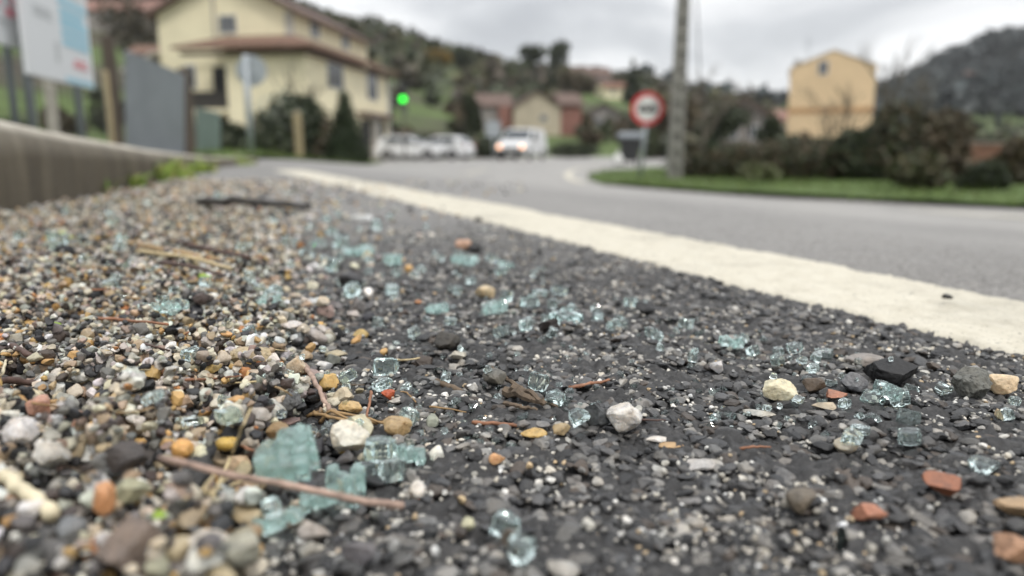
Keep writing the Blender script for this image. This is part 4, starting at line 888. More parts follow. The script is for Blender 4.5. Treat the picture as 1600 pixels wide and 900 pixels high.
# --- hero stones: centre px, py, width, height, colour, material, angular, label, short name used by its neighbours
HS = [
 (975, 652, 56, 46, (.62, .58, .53), 'quartz', .35, 'white translucent quartz pebble touching a dark stone on the asphalt', 'the white quartz'),
 (932, 652, 46, 40, (.05, .052, .052), 'stone', .8, 'dark grey angular stone leaning against the white quartz pebble', None),
 (548, 681, 62, 50, (.66, .60, .49), 'quartz', .7, 'cream white blocky quartz stone right of the large glass chunk', 'the blocky cream quartz'),
 (1216, 608, 56, 32, (.62, .55, .38), 'quartz', .3, 'pale yellow lumpy quartz pebble lying left of a brown crumb', 'the pale yellow quartz'),
 (1270, 602, 34, 24, (.085, .06, .04), 'stone', .5, 'dark brown earthy crumb right of the pale yellow quartz', None),
 (1394, 578, 78, 42, (.011, .011, .012), 'tar', .95, 'large jet black angular tar lump near the white road line', 'the jet black tar lump'),
 (1515, 601, 52, 50, (.13, .13, .115), 'speckled', .3, 'rough grey speckled stone with a cream pebble on its right', 'the rough grey stone'),
 (1563, 599, 46, 32, (.66, .50, .32), 'quartz', .5, 'cream orange pebble right of the rough grey stone', None),
 (1470, 752, 56, 34, (.27, .105, .055), 'stone', .7, 'reddish brown brick-like stone on the right foreground asphalt', 'the brick brown stone'),
 (1358, 800, 46, 26, (.40, .17, .10), 'stone', .8, 'flat orange red chip in front of the brick brown stone', 'the orange red chip'),
 (1585, 790, 62, 28, (.36, .25, .15), 'stone', .7, 'long tan chip at the right picture edge', 'the long tan chip'),
 (1585, 858, 70, 46, (.34, .19, .11), 'stone', .6, 'blurred orange brown stone in the lower right corner', 'the lower right corner stone'),
 (1250, 782, 46, 40, (.14, .115, .085), 'stone', .6, 'dull brown flat stone left of the orange red chip', None),
 (620, 667, 48, 30, (.38, .26, .13), 'quartz', .4, 'amber brown translucent pebble above the right glass cluster', 'the amber pebble'),
 (834, 676, 42, 18, (.52, .34, .12), 'quartz', .3, 'yellow amber flat pebble left of a smaller amber one', 'the yellow amber pebble'),
 (877, 671, 28, 18, (.36, .27, .15), 'quartz', .4, 'small tan amber pebble right of the yellow amber pebble', None),
 (548, 636, 40, 24, (.48, .33, .15), 'quartz', .5, 'golden pebble directly behind the blocky cream quartz', 'the golden pebble'),
 (465, 575, 36, 34, (.52, .42, .30), 'quartz', .5, 'pinkish cream pebble with a twig leaning on it', 'the pinkish cream pebble'),
 (424, 617, 44, 30, (.58, .55, .48), 'quartz', .2, 'smooth white pebble behind the large glass chunk', 'the smooth white pebble'),
 (457, 628, 34, 34, (.10, .10, .10), 'speckled', .4, 'grey speckled granite pebble right of the smooth white pebble', None),
 (435, 651, 38, 26, (.26, .17, .08), 'quartz', .3, 'brown glassy pebble just behind the large glass chunk', None),
 (390, 556, 62, 30, (.42, .33, .20), 'quartz', .4, 'large amber grey translucent pebble among the gravel', 'the large amber gravel stone'),
 (285, 700, 34, 34, (.60, .33, .11), 'quartz', .1, 'round orange pebble in the left foreground gravel', 'the round orange pebble'),
 (356, 693, 36, 22, (.55, .36, .09), 'quartz', .2, 'egg yellow oblong pebble touching the left of the glass chunk', 'the egg yellow pebble'),
 (118, 655, 38, 32, (.48, .27, .19), 'quartz', .15, 'round salmon pink pebble in the left gravel', 'the salmon pebble'),
 (62, 642, 36, 34, (.42, .24, .18), 'quartz', .2, 'dusky pink pebble left of the salmon pebble', None),
 (42, 617, 46, 34, (.46, .27, .10), 'quartz', .3, 'amber orange pebble near the left picture edge', 'the amber edge pebble'),
 (32, 680, 58, 40, (.62, .57, .53), 'quartz', .15, 'big smooth white pebble at the left picture edge', 'the big white edge pebble'),
 (172, 676, 50, 44, (.17, .17, .165), 'speckled', .5, 'grey granite pebble with white speckles in the left gravel', 'the speckled granite'),
 (310, 752, 44, 76, (.03, .03, .03), 'stone', .9, 'black splinter of slate standing upright in the left foreground', 'the upright black splinter'),
 (208, 858, 88, 96, (.17, .13, .105), 'stone', .7, 'large blurred brown wedge-shaped stone in the lower left foreground', 'the large brown wedge'),
 (318, 848, 72, 40, (.50, .45, .38), 'stone', .4, 'blurred cream white oblong stone right of the large brown wedge', 'the cream oblong stone'),
 (375, 862, 66, 44, (.33, .31, .24), 'stone', .4, 'blurred grey beige stone right of the cream oblong stone', None),
 (165, 790, 34, 52, (.52, .26, .12), 'quartz', .5, 'orange pink stone standing left of the upright black splinter', 'the orange pink stone'),
 (205, 770, 56, 42, (.30, .29, .19), 'stone', .8, 'olive grey square stone in the left foreground', None),
 (200, 728, 70, 46, (.055, .045, .04), 'stone', .5, 'large dark brown stone behind the olive grey square stone', 'the dark brown stone'),
 (115, 822, 48, 44, (.20, .21, .22), 'stone', .5, 'blue grey blurred stone left of the orange pink stone', None),
 (60, 865, 84, 60, (.11, .105, .10), 'stone', .5, 'big dark grey blurred stone in the lower left corner', 'the lower left corner stone'),
 (85, 720, 50, 40, (.50, .47, .42), 'quartz', .3, 'off-white pebble in front of the big white edge pebble', None),
 (652, 768, 26, 28, (.55, .50, .44), 'quartz', .4, 'pale cream pebble right of the tip of the long pinkish stick', None),
 (776, 715, 26, 16, (.52, .28, .13), 'quartz', .4, 'small orange pebble on the dark foreground asphalt', 'the small orange pebble'),
 (1119, 573, 22, 20, (.50, .48, .47), 'quartz', .2, 'small smooth whitish pebble left of the pale yellow quartz', None),
 (1186, 645, 50, 14, (.40, .38, .33), 'stone', .8, 'pale flat flake in front of the pale yellow quartz', None),
 (1092, 724, 54, 16, (.44, .41, .38), 'stone', .9, 'pale flat flake in the middle foreground asphalt', 'the pale flat flake'),
 (1025, 686, 32, 9, (.58, .54, .49), 'stone', .8, 'tiny white sliver in front of the white quartz', None),
 (1048, 696, 40, 9, (.46, .29, .14), 'stone', .8, 'tiny orange sliver right of the tiny white sliver', None),
 (1320, 697, 38, 24, (.52, .46, .36), 'quartz', .3, 'cream pebble under a glass splinter on the right asphalt', 'the cream pebble'),
 (1307, 619, 34, 14, (.34, .15, .09), 'stone', .8, 'small flat brick red chip right of the brown crumb', None),
 (1286, 635, 36, 13, (.44, .37, .27), 'stone', .6, 'pair of small beige flat pebbles grown together near the brick red chip', None),
 (725, 384, 28, 18, (.50, .30, .20), 'stone', .3, 'salmon stone in the middle distance near the white line', 'the distant salmon stone'),
 (742, 386, 20, 16, (.02, .02, .02), 'tar', .8, 'small black stone right of the distant salmon stone', None),
 (548, 438, 36, 26, (.035, .034, .036), 'stone', .8, 'dark blocky stone in the middle distance on the asphalt', 'the dark blocky stone'),
 (1006, 482, 32, 20, (.022, .022, .023), 'tar', .6, 'black stone in the middle distance below the white line', 'the distant black stone'),
 (857, 508, 34, 24, (.028, .022, .02), 'tar', .6, 'black brown lump in the centre of the asphalt', 'the black brown lump'),
 (700, 533, 40, 28, (.045, .04, .033), 'tar', .5, 'dark olive lump left of the centre on the asphalt', 'the dark olive lump'),
 (1478, 477, 16, 8, (.02, .02, .018), 'tar', .6, 'black crumb lying on the white road line at right', None),
 (748, 344, 14, 8, (.05, .045, .035), 'stone', .6, 'tiny dark crumb on the far part of the white line', None),
 (757, 456, 32, 20, (.50, .39, .24), 'quartz', .4, 'cream tan pebble in the middle distance', 'the cream tan pebble'),
 (606, 617, 22, 16, (.42, .085, .03), 'stone', .5, 'small bright rust red crumb behind the golden pebble', None),
 (98, 398, 30, 24, (.012, .012, .014), 'tar', .2, 'round black stone below the green leaf in the far gravel', 'the round black stone'),
 (455, 500, 34, 15, (.55, .50, .46), 'quartz', .2, 'smooth white oblong pebble at the edge of the gravel bank', 'the white oblong pebble'),
 (715, 553, 28, 14, (.46, .43, .36), 'stone', .8, 'small pale squarish chip in front of the dark olive lump', None),
 (525, 553, 36, 14, (.38, .32, .21), 'stone', .5, 'flat tan pebble at the edge of the gravel bank', None),
 (565, 340, 34, 12, (.58, .58, .56), 'stone', .8, 'flat white shard lying far off on the grey asphalt', 'the far white shard'),
 (772, 590, 38, 26, (.13, .12, .10), 'stone', .5, 'grey beige stone behind the bark splinters', 'the stone behind the bark'),
 (1350, 562, 60, 22, (.24, .21, .185), 'stone', .4, 'flat greyish brown stone left of the jet black tar lump', None),
 (1335, 596, 44, 30, (.13, .13, .135), 'stone', .5, 'grey stone with a glass fragment on it left of the tar lump', None),
 (800, 842, 40, 34, (.10, .08, .06), 'stone', .5, 'blurred brown stone in front of the two front glass fragments', None),
 (700, 755, 0, 0, (0, 0, 0), '', 0, '', None),
]
HS = [h for h in HS if h[2] > 0]
# --- hero glass: centre px, py, width, height, kind, label, short
HG = [
 (450, 702, 98, 82, 'chunk', 'largest aqua glass chunk of cracked cubes in the left foreground', 'the large glass chunk'),
 (432, 768, 74, 54, 'clump', 'rounded glass clump under the stick in front of the large glass chunk', None),
 (500, 772, 66, 56, 'clump', 'glass clump under the pinkish stick, second from its left end', 'the glass under the stick'),
 (537, 742, 72, 74, 'clump', 'tall aqua glass clump just right of the large glass chunk', 'the tall glass clump'),
 (595, 705, 52, 44, 'slab', 'dark clear glass piece directly in front of the amber pebble', None),
 (642, 708, 50, 48, 'clump', 'glass clump at the right end of the foreground cluster', 'the right end glass clump'),
 (612, 734, 46, 40, 'frag', 'tilted glass fragment below the dark clear glass piece', None),
 (572, 735, 30, 30, 'frag', 'small glass fragment between the tall clump and the tilted fragment', None),
 (545, 784, 34, 26, 'frag', 'bright glass point below the stick near its right end', None),
 (424, 792, 40, 30, 'frag', 'hollow looking glass fragment at the lower left of the cluster', None),
 (790, 820, 48, 40, 'frag', 'blurred glass fragment in the centre foreground, upper of two', 'the front glass pair'),
 (816, 850, 46, 48, 'frag', 'blurred glass fragment in the centre foreground, lower of two', None),
 (842, 597, 34, 32, 'frag', 'glass cube standing right of the bark splinters', 'the glass cube by the bark'),
 (868, 626, 34, 20, 'frag', 'flat glass fragment in front of the glass cube by the bark', None),
 (604, 574, 40, 30, 'frag', 'square glass fragment left of the centre, upper of two', 'the square glass fragment'),
 (598, 600, 36, 18, 'frag', 'flat glass fragment under the square glass fragment', None),
 (545, 588, 34, 18, 'frag', 'dark centred flat glass fragment left of the square glass fragment', None),
 (640, 650, 34, 28, 'frag', 'glass fragment standing behind the amber pebble', None),
 (358, 670, 46, 30, 'slab', 'teal glass block left of the large glass chunk', 'the teal glass block'),
 (295, 658, 46, 16, 'slab', 'flat grey aqua glass left of the teal glass block', None),
 (352, 632, 28, 22, 'frag', 'small dull glass fragment behind the teal glass block', None),
 (240, 635, 40, 16, 'frag', 'flat pale glass fragment right of the speckled granite', None),
 (303, 560, 42, 24, 'slab', 'aqua glass block lying in the middle of the gravel', 'the gravel glass block'),
 (260, 492, 46, 20, 'clump', 'flat aqua glass clump far back in the gravel', 'the far gravel glass'),
 (905, 655, 36, 28, 'frag', 'shiny glass sliver left of the dark angular stone', None),
 (1145, 537, 42, 30, 'clump', 'aqua glass clump in the right middle of the asphalt', 'the middle glass clump'),
 (1215, 563, 24, 20, 'frag', 'round aqua glass fragment right of the middle glass clump', None),
 (1242, 543, 28, 18, 'frag', 'pale glass fragment behind the round aqua one', None),
 (1288, 555, 34, 20, 'frag', 'aqua glass fragment left of the flat greyish brown stone', None),
 (1270, 575, 26, 14, 'frag', 'flat glass fragment behind the brown crumb', None),
 (1245, 634, 30, 14, 'frag', 'low clear glass fragment in front of the pale yellow quartz', None),
 (1324, 591, 18, 16, 'frag', 'tiny glass cube standing on the grey stone left of the tar lump', None),
 (1318, 630, 24, 18, 'frag', 'clear glass fragment right of the small beige flat pebbles', None),
 (1364, 620, 40, 20, 'frag', 'flat wedge of glass left of the row of three fragments', None),
 (1405, 623, 34, 30, 'frag', 'cup shaped glass fragment at the back of the row of three', 'the row of three glasses'),
 (1424, 607, 24, 14, 'frag', 'small glass fragment behind the row of three', None),
 (1420, 652, 38, 30, 'frag', 'glass fragment in the middle of the row of three', None),
 (1420, 682, 42, 26, 'frag', 'boat shaped glass fragment at the front of the row of three', None),
 (1475, 603, 30, 18, 'frag', 'bright glass splinter left of the rough grey stone', None),
 (1345, 672, 32, 16, 'frag', 'flat clear glass strip behind the cream pebble', None),
 (1330, 684, 34, 22, 'frag', 'glass splinter resting on the cream pebble', None),
 (1572, 652, 28, 20, 'frag', 'clear glass fragment in front of the cream orange pebble', None),
 (1586, 628, 18, 14, 'frag', 'tiny glass fragment below the cream orange pebble', None),
 (1540, 728, 50, 18, 'frag', 'flat aqua glass fragment behind the brick brown stone', None),
 (1312, 836, 26, 44, 'shard', 'upright pale blurred glass shard in the right foreground', 'the upright glass shard'),
 (1072, 506, 24, 18, 'frag', 'aqua glass fragment sitting on a tan stain behind the middle glass clump', None),
 (1092, 521, 24, 10, 'frag', 'flat glass fragment left of the middle glass clump', None),
 (770, 482, 48, 26, 'clump', 'bright aqua glass clump in the centre middle distance', 'the central glass clump'),
 (683, 481, 38, 20, 'clump', 'pair-like clear glass clump left of the central glass clump', None),
 (884, 498, 58, 22, 'slab', 'flat wide aqua glass behind the black brown lump', 'the wide flat glass'),
 (420, 475, 34, 22, 'clump', 'aqua glass clump on the gravel bank edge, middle distance', 'the bank edge glass'),
 (560, 392, 50, 18, 'clump', 'hazy long glass clump left of the centre far asphalt', 'the hazy far glass'),
 (725, 406, 44, 22, 'clump', 'hazy aqua glass clump in front of the distant salmon stone', None),
 (790, 414, 30, 18, 'clump', 'rounded far glass clump right of the distant salmon stone', None),
 (612, 405, 34, 26, 'clump', 'hazy far glass clump right of the long hazy one', None),
]
LMK = []                                       # (x, y, short)
CNT = {}
def hero_pos(px, py, w, h, ry_f=.5):
    z = 0.0
    for _ in range(3):
        P = gp(px, py+.34*h, z); ix = int((P[0]-HX0)/RES); iy = int((P[1]-HY0)/RES)
        z = float(HM[iy, ix]) if 0 <= ix < HM.shape[1] and 0 <= iy < HM.shape[0] else float(G(P[0], P[1]))
    dd = depth(P); return P, dd/F
def seat(px, py, rf, rz_of, sink, wmax):
    # rest a thing of on-picture size on the ground under it so that its middle is seen at px, py
    zc = .003
    for _ in range(5):
        P = gp(px, py, zc); s = depth(P)/F; rz = rz_of(s)
        zc = .5*zc+.5*settle(P[0], P[1], rf(s), rz, sink(P), False, wmax)
    return P, s
# embedded aggregate and grit of the asphalt surface
def on_line(X, Y): s = sdist(X, Y); return (s > -.003) & (s < LW+.003)
def grit(n, y0, y1, dmed, dmax, cols, probs, flat, sub, name, sink, gpow=1.0, inbank=.25):
    Y = y0+(y1-y0)*RNG.uniform(0, 1, n)**gpow; X = RNG.uniform(-.80*Y-.03, .80*Y+.03)
    k = (sdist(X, Y) < -.002) & (X > kerbX(Y)) & ((X > edgeX(Y)-.01) | (RNG.uniform(size=n) < inbank))
    if name == 'grit': k &= vnoise(X*38, Y*38, 0, 91)+.35*vnoise(X*130, Y*130, 0, 92) > .62
    X, Y = X[k], Y[k]; n = len(X)
    D = np.clip(RNG.lognormal(math.log(dmed), .4, n), dmed*.4, dmax)
    S = np.stack([D/2*RNG.uniform(.7, 1.3, n), D/2*RNG.uniform(.6, 1.1, n), D/2*flat*RNG.uniform(.7, 1.3, n)], -1)
    ix = ((X-HX0)/RES).astype(int).clip(0, HM.shape[1]-1); iy = ((Y-HY0)/RES).astype(int).clip(0, HM.shape[0]-1)
    Z = np.where(sdist(X, Y) > 0, G(X, Y)+.0002, HM[iy, ix])+S[:, 2]*(1-sink)
    if name == 'aggregate':
        for i in range(n):
            r = max(1, int(min(S[i, 0], S[i, 1])/RES)); a_, b_ = ix[i], iy[i]
            if r < a_ < HM.shape[1]-r-1 and r < b_ < HM.shape[0]-r-1:
                sl = HM[b_-r+1:b_+r, a_-r+1:a_+r]; np.maximum(sl, Z[i]+S[i, 2]*.75, out=sl)
    c = np.array(cols)[RNG.choice(len(cols), n, p=probs)]*RNG.uniform(.75, 1.25, (n, 1))
    if name == 'aggregate': c = c*(1-.55*ss(.38, .8, Y)[:, None])+np.array((.21, .205, .195))*.55*ss(.38, .8, Y)[:, None]*RNG.uniform(.6, 1.3, (n, 1))  # stones paled with distance to match the shoulder's dust and painted-in sheen
    V, Fc, C = merged(np.stack([X, Y, Z], -1), S, rotm(RNG.uniform(0, 2*pi, n), RNG.normal(0, .18, n), RNG.normal(0, .18, n)), RNG.integers(0, NP, n), c, sub)
    struct(link(name, np_mesh(name, V, Fc, M['gravel'], C, sub > 1)), 'stuff')
GREY = [(.045, .0445, .045), (.075, .073, .072), (.022, .022, .023), (.125, .12, .112), (.07, .056, .046)]
GREY2 = GREY+[(.20, .19, .175), (.16, .15, .14), (.02, .02, .021), (.29, .27, .24)]
PALE = [(.56, .53, .47), (.44, .41, .35), (.30, .29, .27), (.44, .33, .20), (.66, .64, .60)]
grit(1500, .10, .75, .0068, .012, GREY, [.3, .28, .2, .14, .08], .34, 2, 'aggregate', .72, .9)
grit(44000, .10, .80, .0031, .0056, GREY2, [.2, .2, .16, .11, .07, .07, .06, .10, .03], .46, 1, 'aggregate', .58, .9)
grit(40000, .10, .80, .0011, .0034, PALE, [.3, .25, .22, .08, .15], .7, 1, 'grit', .15, .9)
grit(9000, .7, 2.6, .0028, .006, PALE+GREY[:2], [.16, .14, .16, .05, .07, .21, .21], .6, 1, 'grit', .3)
# loose gravel: settle batch by batch
ALL = []
for bi, (X, Y, D) in enumerate(GB):
    n = len(X); asp = RNG.uniform(.72, 1.15, (n, 2)); S = np.stack([D/2*asp[:, 0]*1.12, D/2*asp[:, 1]*.95, D/2*RNG.uniform(.55, .92, n)], -1)
    Z = np.array([settle(X[i], Y[i], D[i]/2*.85, S[i, 2]) for i in range(n)])
    yaw, tx, ty = RNG.uniform(0, 2*pi, n), RNG.normal(0, .35, n), RNG.normal(0, .35, n)
    ALL.append(dict(X=X, Y=Y, Z=Z, S=S, D=D, yaw=yaw, tx=tx, ty=ty, k=RNG.integers(0, NP, n), c=RNG.choice(len(CN), n, p=CP), b=np.full(n, bi)))
AL = {k: np.concatenate([a[k] for a in ALL]) for k in ALL[0]}
jit = RNG.uniform(.75, 1.25, (len(AL['X']), 1))*RNG.uniform(.94, 1.06, (len(AL['X']), 3)); AC = CV[AL['c']]*jit
dpt = AL['Y']*cp-(AL['Z']-CH)*sp_; psz = AL['D']*F/dpt; PX, PY = proj(AL['X'], AL['Y'], AL['Z'])
ix = ((AL['X']-HX0)/RES).astype(int).clip(1, HM.shape[1]-2); iy = ((AL['Y']-HY0)/RES).astype(int).clip(1, HM.shape[0]-2)
vis = (PX > 8) & (PX < 1592) & (PY > 250) & (PY < 885) & (AL['Z']+AL['S'][:, 2] >= HM[iy, ix]-.0006) & (dpt > .1)
order = np.argsort(-np.where(vis, psz, 0)); NIND = 205
HERO_XY = []
HPOS = []
for h in HS:
    rzf = lambda s, h=h: h[3]*s*.5*(1.02 if h[3] > h[2]*.45 else .75)
    P, s = seat(h[0], h[1], lambda s, h=h: max(h[2], h[2]*.55+h[3]*.45)*s*.4, rzf, lambda P: .0 if P[0] > edgeX(P[1]) else .3, .45); w_, hh = h[2]*s, h[3]*s
    ry = (w_*.55+hh*.45)*.5; rz = rzf(s)
    HPOS.append((P[0], P[1], w_/2, ry, rz)); HERO_XY.append((P[0], P[1], max(w_/2, ry)))
HX = np.array(HERO_XY)
near = (np.hypot(AL['X'][:, None]-HX[None, :, 0], AL['Y'][:, None]-HX[None, :, 1]) < HX[None, :, 2]*.85+AL['D'][:, None]*.3).any(1)
ind = [i for i in order if not near[i]][:NIND]; isind = np.zeros(len(AL['X']), bool); isind[ind] = True
Rm = rotm(AL['yaw'], AL['tx'], AL['ty']); Pall = np.stack([AL['X'], AL['Y'], AL['Z']], -1)
for bi, sub, nm in ((0, 2, 'gravel'), (1, 1, 'gravel'), (2, 1, 'gravel')):
    m = (AL['b'] == bi) & ~isind
    big = m & (psz > 17) & (bi == 0)
    for mm, sb in ((big, 3), (m & ~big, sub)):
        if not mm.any(): continue
        V, Fc, C = merged(Pall[mm], AL['S'][mm], Rm[mm], AL['k'][mm], AC[mm], sb if sb != 3 else 2)
        struct(link(nm, np_mesh(nm, V, Fc, M['gravel'], C, True, 24)), 'stuff')
# hero stones
for h, (x, y, rx, ry, rz) in zip(HS, HPOS):
    flatsink = .0 if x > edgeX(y) else .3
    onl = on_line(np.array([x]), np.array([y]))[0]
    zc = (float(G(x, y))+.004+rz*.8) if onl else settle(x, y, max(rx, ry)*.8, rz, flatsink)
    sd = abs(hash(h[7])) % 1000 if False else (int(h[0])*7+int(h[1])*13) % 997
    V = rock(4, 500+sd, h[6], .05 if h[5] != 'speckled' else .10)*np.array([rx, ry, rz])
    yaw = ((sd % 7)-3)*.05; c_, s_ = cos(yaw), sin(yaw); V = V @ np.array([[c_, s_, 0], [-s_, c_, 0], [0, 0, 1]])
    o = link('pebble', np_mesh('pebble', V, ICO[4][1], M[h[5]], None, True, 26)); o.location = (x, y, zc); o.color = h[4]+(1,)
    tag(o, h[7], 'pebble', 'pebbles and stones lying loose'); LMK.append((x, y, h[8])) if h[8] else None

# ------------------------------------------------------------------ broken glass
def glass_cell(poly, z0, z1, g, jag=.05, rings=1):
    """one die of tempered glass: outline (n,2), faceted ragged sides"""
    P = []
    n = len(poly)
    for i in range(n):
        a, b_ = poly[i], poly[(i+1) % n]
        for f in (0, .5): P.append(a*(1-f)+b_*f)
    P = np.array(P); m = len(P); c = P.mean(0); V = []
    for r in range(rings+2):
        f = r/(rings+1); sc_ = 1-.10*(2*f-1)**2; q_ = c+(P-c)*(sc_+g.normal(0, jag, (m, 1)))
        V += [(x, y, z0+(z1-z0)*f+g.normal(0, .02)*(z1-z0)) for x, y in q_]
    Fs = [(r*m+k, r*m+(k+1) % m, (r+1)*m+(k+1) % m, (r+1)*m+k) for r in range(rings+1) for k in range(m)]
    T = []
    for q4 in Fs: T += [(q4[0], q4[1], q4[2]), (q4[0], q4[2], q4[3])]
    nb = len(V); V += [(c[0], c[1], z0), (c[0]+.05*g.normal(), c[1]+.05*g.normal(), z1+.03*(z1-z0))]
    T += [(nb, (k+1) % m, k) for k in range(m)]+[(nb+1, (rings+1)*m+k, (rings+1)*m+(k+1) % m) for k in range(m)]
    return np.array(V), np.array(T)
def norm_box(V):
    lo, hi = V.min(0), V.max(0); return (V-(lo+hi)/2)/((hi-lo)/2)
def glass_shape(kind, seed):
    g = np.random.default_rng(seed)
    if kind in ('frag', 'shard', 'slab'):
        n = int(g.integers(4, 7)); a = np.sort(np.arange(n)*2*pi/n+g.normal(0, .26, n)); r = g.uniform(.75, 1.1, n); el = {'frag': 1.0, 'shard': .5, 'slab': .8}[kind]
        poly = np.stack([np.cos(a)*r, np.sin(a)*r*el], -1); V, T = glass_cell(poly, 0, g.uniform(.7, 1.1), g, .045)
        if kind == 'shard': V = V[:, [1, 0, 2]]; V[:, [0, 1]] *= (1-.55*(V[:, 2:3]/V[:, 2].max()))
        return norm_box(V), T
    nx_, ny_ = (5, 4) if kind == 'chunk' else (3, 2)
    G_ = np.stack(np.meshgrid(np.linspace(-1, 1, nx_+1), np.linspace(-1, 1, ny_+1), indexing='ij'), -1); G_ += g.normal(0, .12*4/nx_, G_.shape)
    if kind == 'chunk': G_[..., 0] *= 1-.16*G_[..., 1:2][..., 0]; G_[..., 1] *= 1-.22*(G_[..., 0] < -.3)*(-G_[..., 0])
    r2 = np.linalg.norm(G_, axis=-1, keepdims=True); G_ = G_*(1-.14*np.maximum(r2-.9, 0)/.5)
    Vs, Ts, b_ = [], [], 0
    for i in range(nx_):
        for j in range(ny_):
            if kind == 'clump' and g.uniform() < .12 and (i, j) != (1, 0): continue
            if kind == 'chunk' and (i, j) in ((0, ny_-1), (nx_-1, 0)): continue
            q_ = np.array([G_[i, j], G_[i+1, j], G_[i+1, j+1], G_[i, j+1]]); c = q_.mean(0); q_ = c+(q_-c)*(.965 if kind == 'chunk' else .975)
            dz = g.normal(0, .05 if kind == 'chunk' else .13); V, T = glass_cell(q_, dz, .86+dz, g, .022 if kind == 'chunk' else .04)
            if kind == 'clump':
                th = g.normal(0, .22, 2); V = V-V.mean(0); Rr = rotm(np.array([g.normal(0, .15)]), th[:1], th[1:])[0]; V = V @ Rr.T+np.array([c[0], c[1], .45+dz])
            Vs.append(V); Ts.append(T+b_); b_ += len(V)
    return norm_box(np.concatenate(Vs)), np.concatenate(Ts)
GP = [glass_shape('frag' if k % 4 else 'slab', 900+k) for k in range(12)]
GM = [np_mesh('glass_fragment', V, T, M['glass']) for V, T in GP]
def edged(o, w):
    m = o.modifiers.new('bevel', 'BEVEL'); m.width = w; m.segments = 1; m.limit_method = 'ANGLE'; m.angle_limit = R(38)
GLN = 'pieces of broken tempered glass'
for gi, (px, py, w, h, kind, lb, short) in enumerate(HG):
    kz = {'chunk': .42, 'clump': .36, 'slab': .40, 'frag': .42, 'shard': .5}[kind]
    P, s = seat(px, py, lambda s: w*s*.36, lambda s: h*s*kz, lambda P: -.04 if P[0] > edgeX(P[1]) else .04, .8); w_, hh = w*s, h*s
    g = np.random.default_rng(300+gi); V, T = glass_shape(kind, 2000+gi)
    rx = w_/2; rz = {'chunk': hh*.27, 'clump': hh*.36, 'slab': hh*.40, 'frag': hh*.42, 'shard': hh*.5}[kind]
    ry = {'chunk': w_*.52, 'clump': w_*.42, 'slab': w_*.40, 'frag': max(w_*.42, hh*.45), 'shard': w_*.4}[kind]
    V = V*np.array([rx, ry, rz]); tl = {'chunk': .10, 'clump': .12, 'slab': .10, 'frag': .22, 'shard': .1}[kind]
    Rr = rotm(np.array([g.normal(0, .12)]), np.array([g.normal(.05, tl)]), np.array([g.normal(0, tl)]))[0]; Rr = rotm(np.array([.16]), np.array([.34]), np.array([-.10]))[0] if kind == 'chunk' else Rr; V = V @ Rr.T
    x, y = P[0], P[1]; zc = settle(x, y, max(rx, ry)*.7, rz, -.04 if x > edgeX(y) else .04, wmax=.8)
    o = link('glass_chunk' if kind in ('chunk', 'clump') else 'glass_fragment', np_mesh('glass_fragment', V, T, M['cracked' if kind in ('chunk', 'clump') else 'glass'])); o.location = (x, y, zc)
    tag(o, lb, 'broken glass', GLN); edged(o, .00022)
    if short: LMK.append((x, y, short))
# the spread of smaller glass bits further away
LM = np.array([(a, b_) for a, b_, _ in LMK]); LS = [s for _, _, s in LMK]
ORD = ['nearest', 'second', 'third', 'fourth', 'fifth', 'sixth', 'seventh', 'eighth', 'ninth', 'tenth', 'eleventh', 'twelfth', 'thirteenth', 'fourteenth', 'fifteenth', 'sixteenth', 'seventeenth', 'eighteenth', 'nineteenth', 'twentieth']
def relation(x, y):
    d = np.hypot(LM[:, 0]-x, LM[:, 1]-y)/max(y, .1); i = int(np.argmin(d)); dx, dy = x-LM[i, 0], y-LM[i, 1]
    rel = ('right of' if dx > 0 else 'left of') if abs(dx) > abs(dy)*.6 else ('behind' if dy > 0 else 'in front of')
    return i, rel, float(d[i])
BUCKET = {}; BUCKET2 = {}
def later(o, desc, noun, x, y):
    i, rel, d = relation(x, y); BUCKET.setdefault((desc, noun, rel, i), []).append((d, o))
polys = [([(150, 335), (330, 300), (480, 330), (520, 470), (330, 520), (220, 470), (30, 400)], 38), ([(430, 375), (660, 380), (860, 420), (960, 480), (930, 520), (700, 470), (500, 470)], 38), ([(960, 470), (1110, 500), (1350, 560), (1330, 600), (1200, 580), (980, 560)], 12),
         ([(60, 320), (200, 310), (160, 420), (20, 430)], 12), ([(430, 560), (700, 560), (760, 640), (560, 650)], 5), ([(1230, 560), (1480, 590), (1500, 690), (1300, 680)], 7), ([(430, 300), (640, 320), (700, 380), (450, 390)], 20), ([(300, 340), (520, 350), (560, 460), (380, 500)], 18), ([(560, 430), (1000, 480), (1000, 540), (600, 540)], 18), ([(120, 420), (420, 430), (400, 560), (150, 540)], 14)]
taken = []
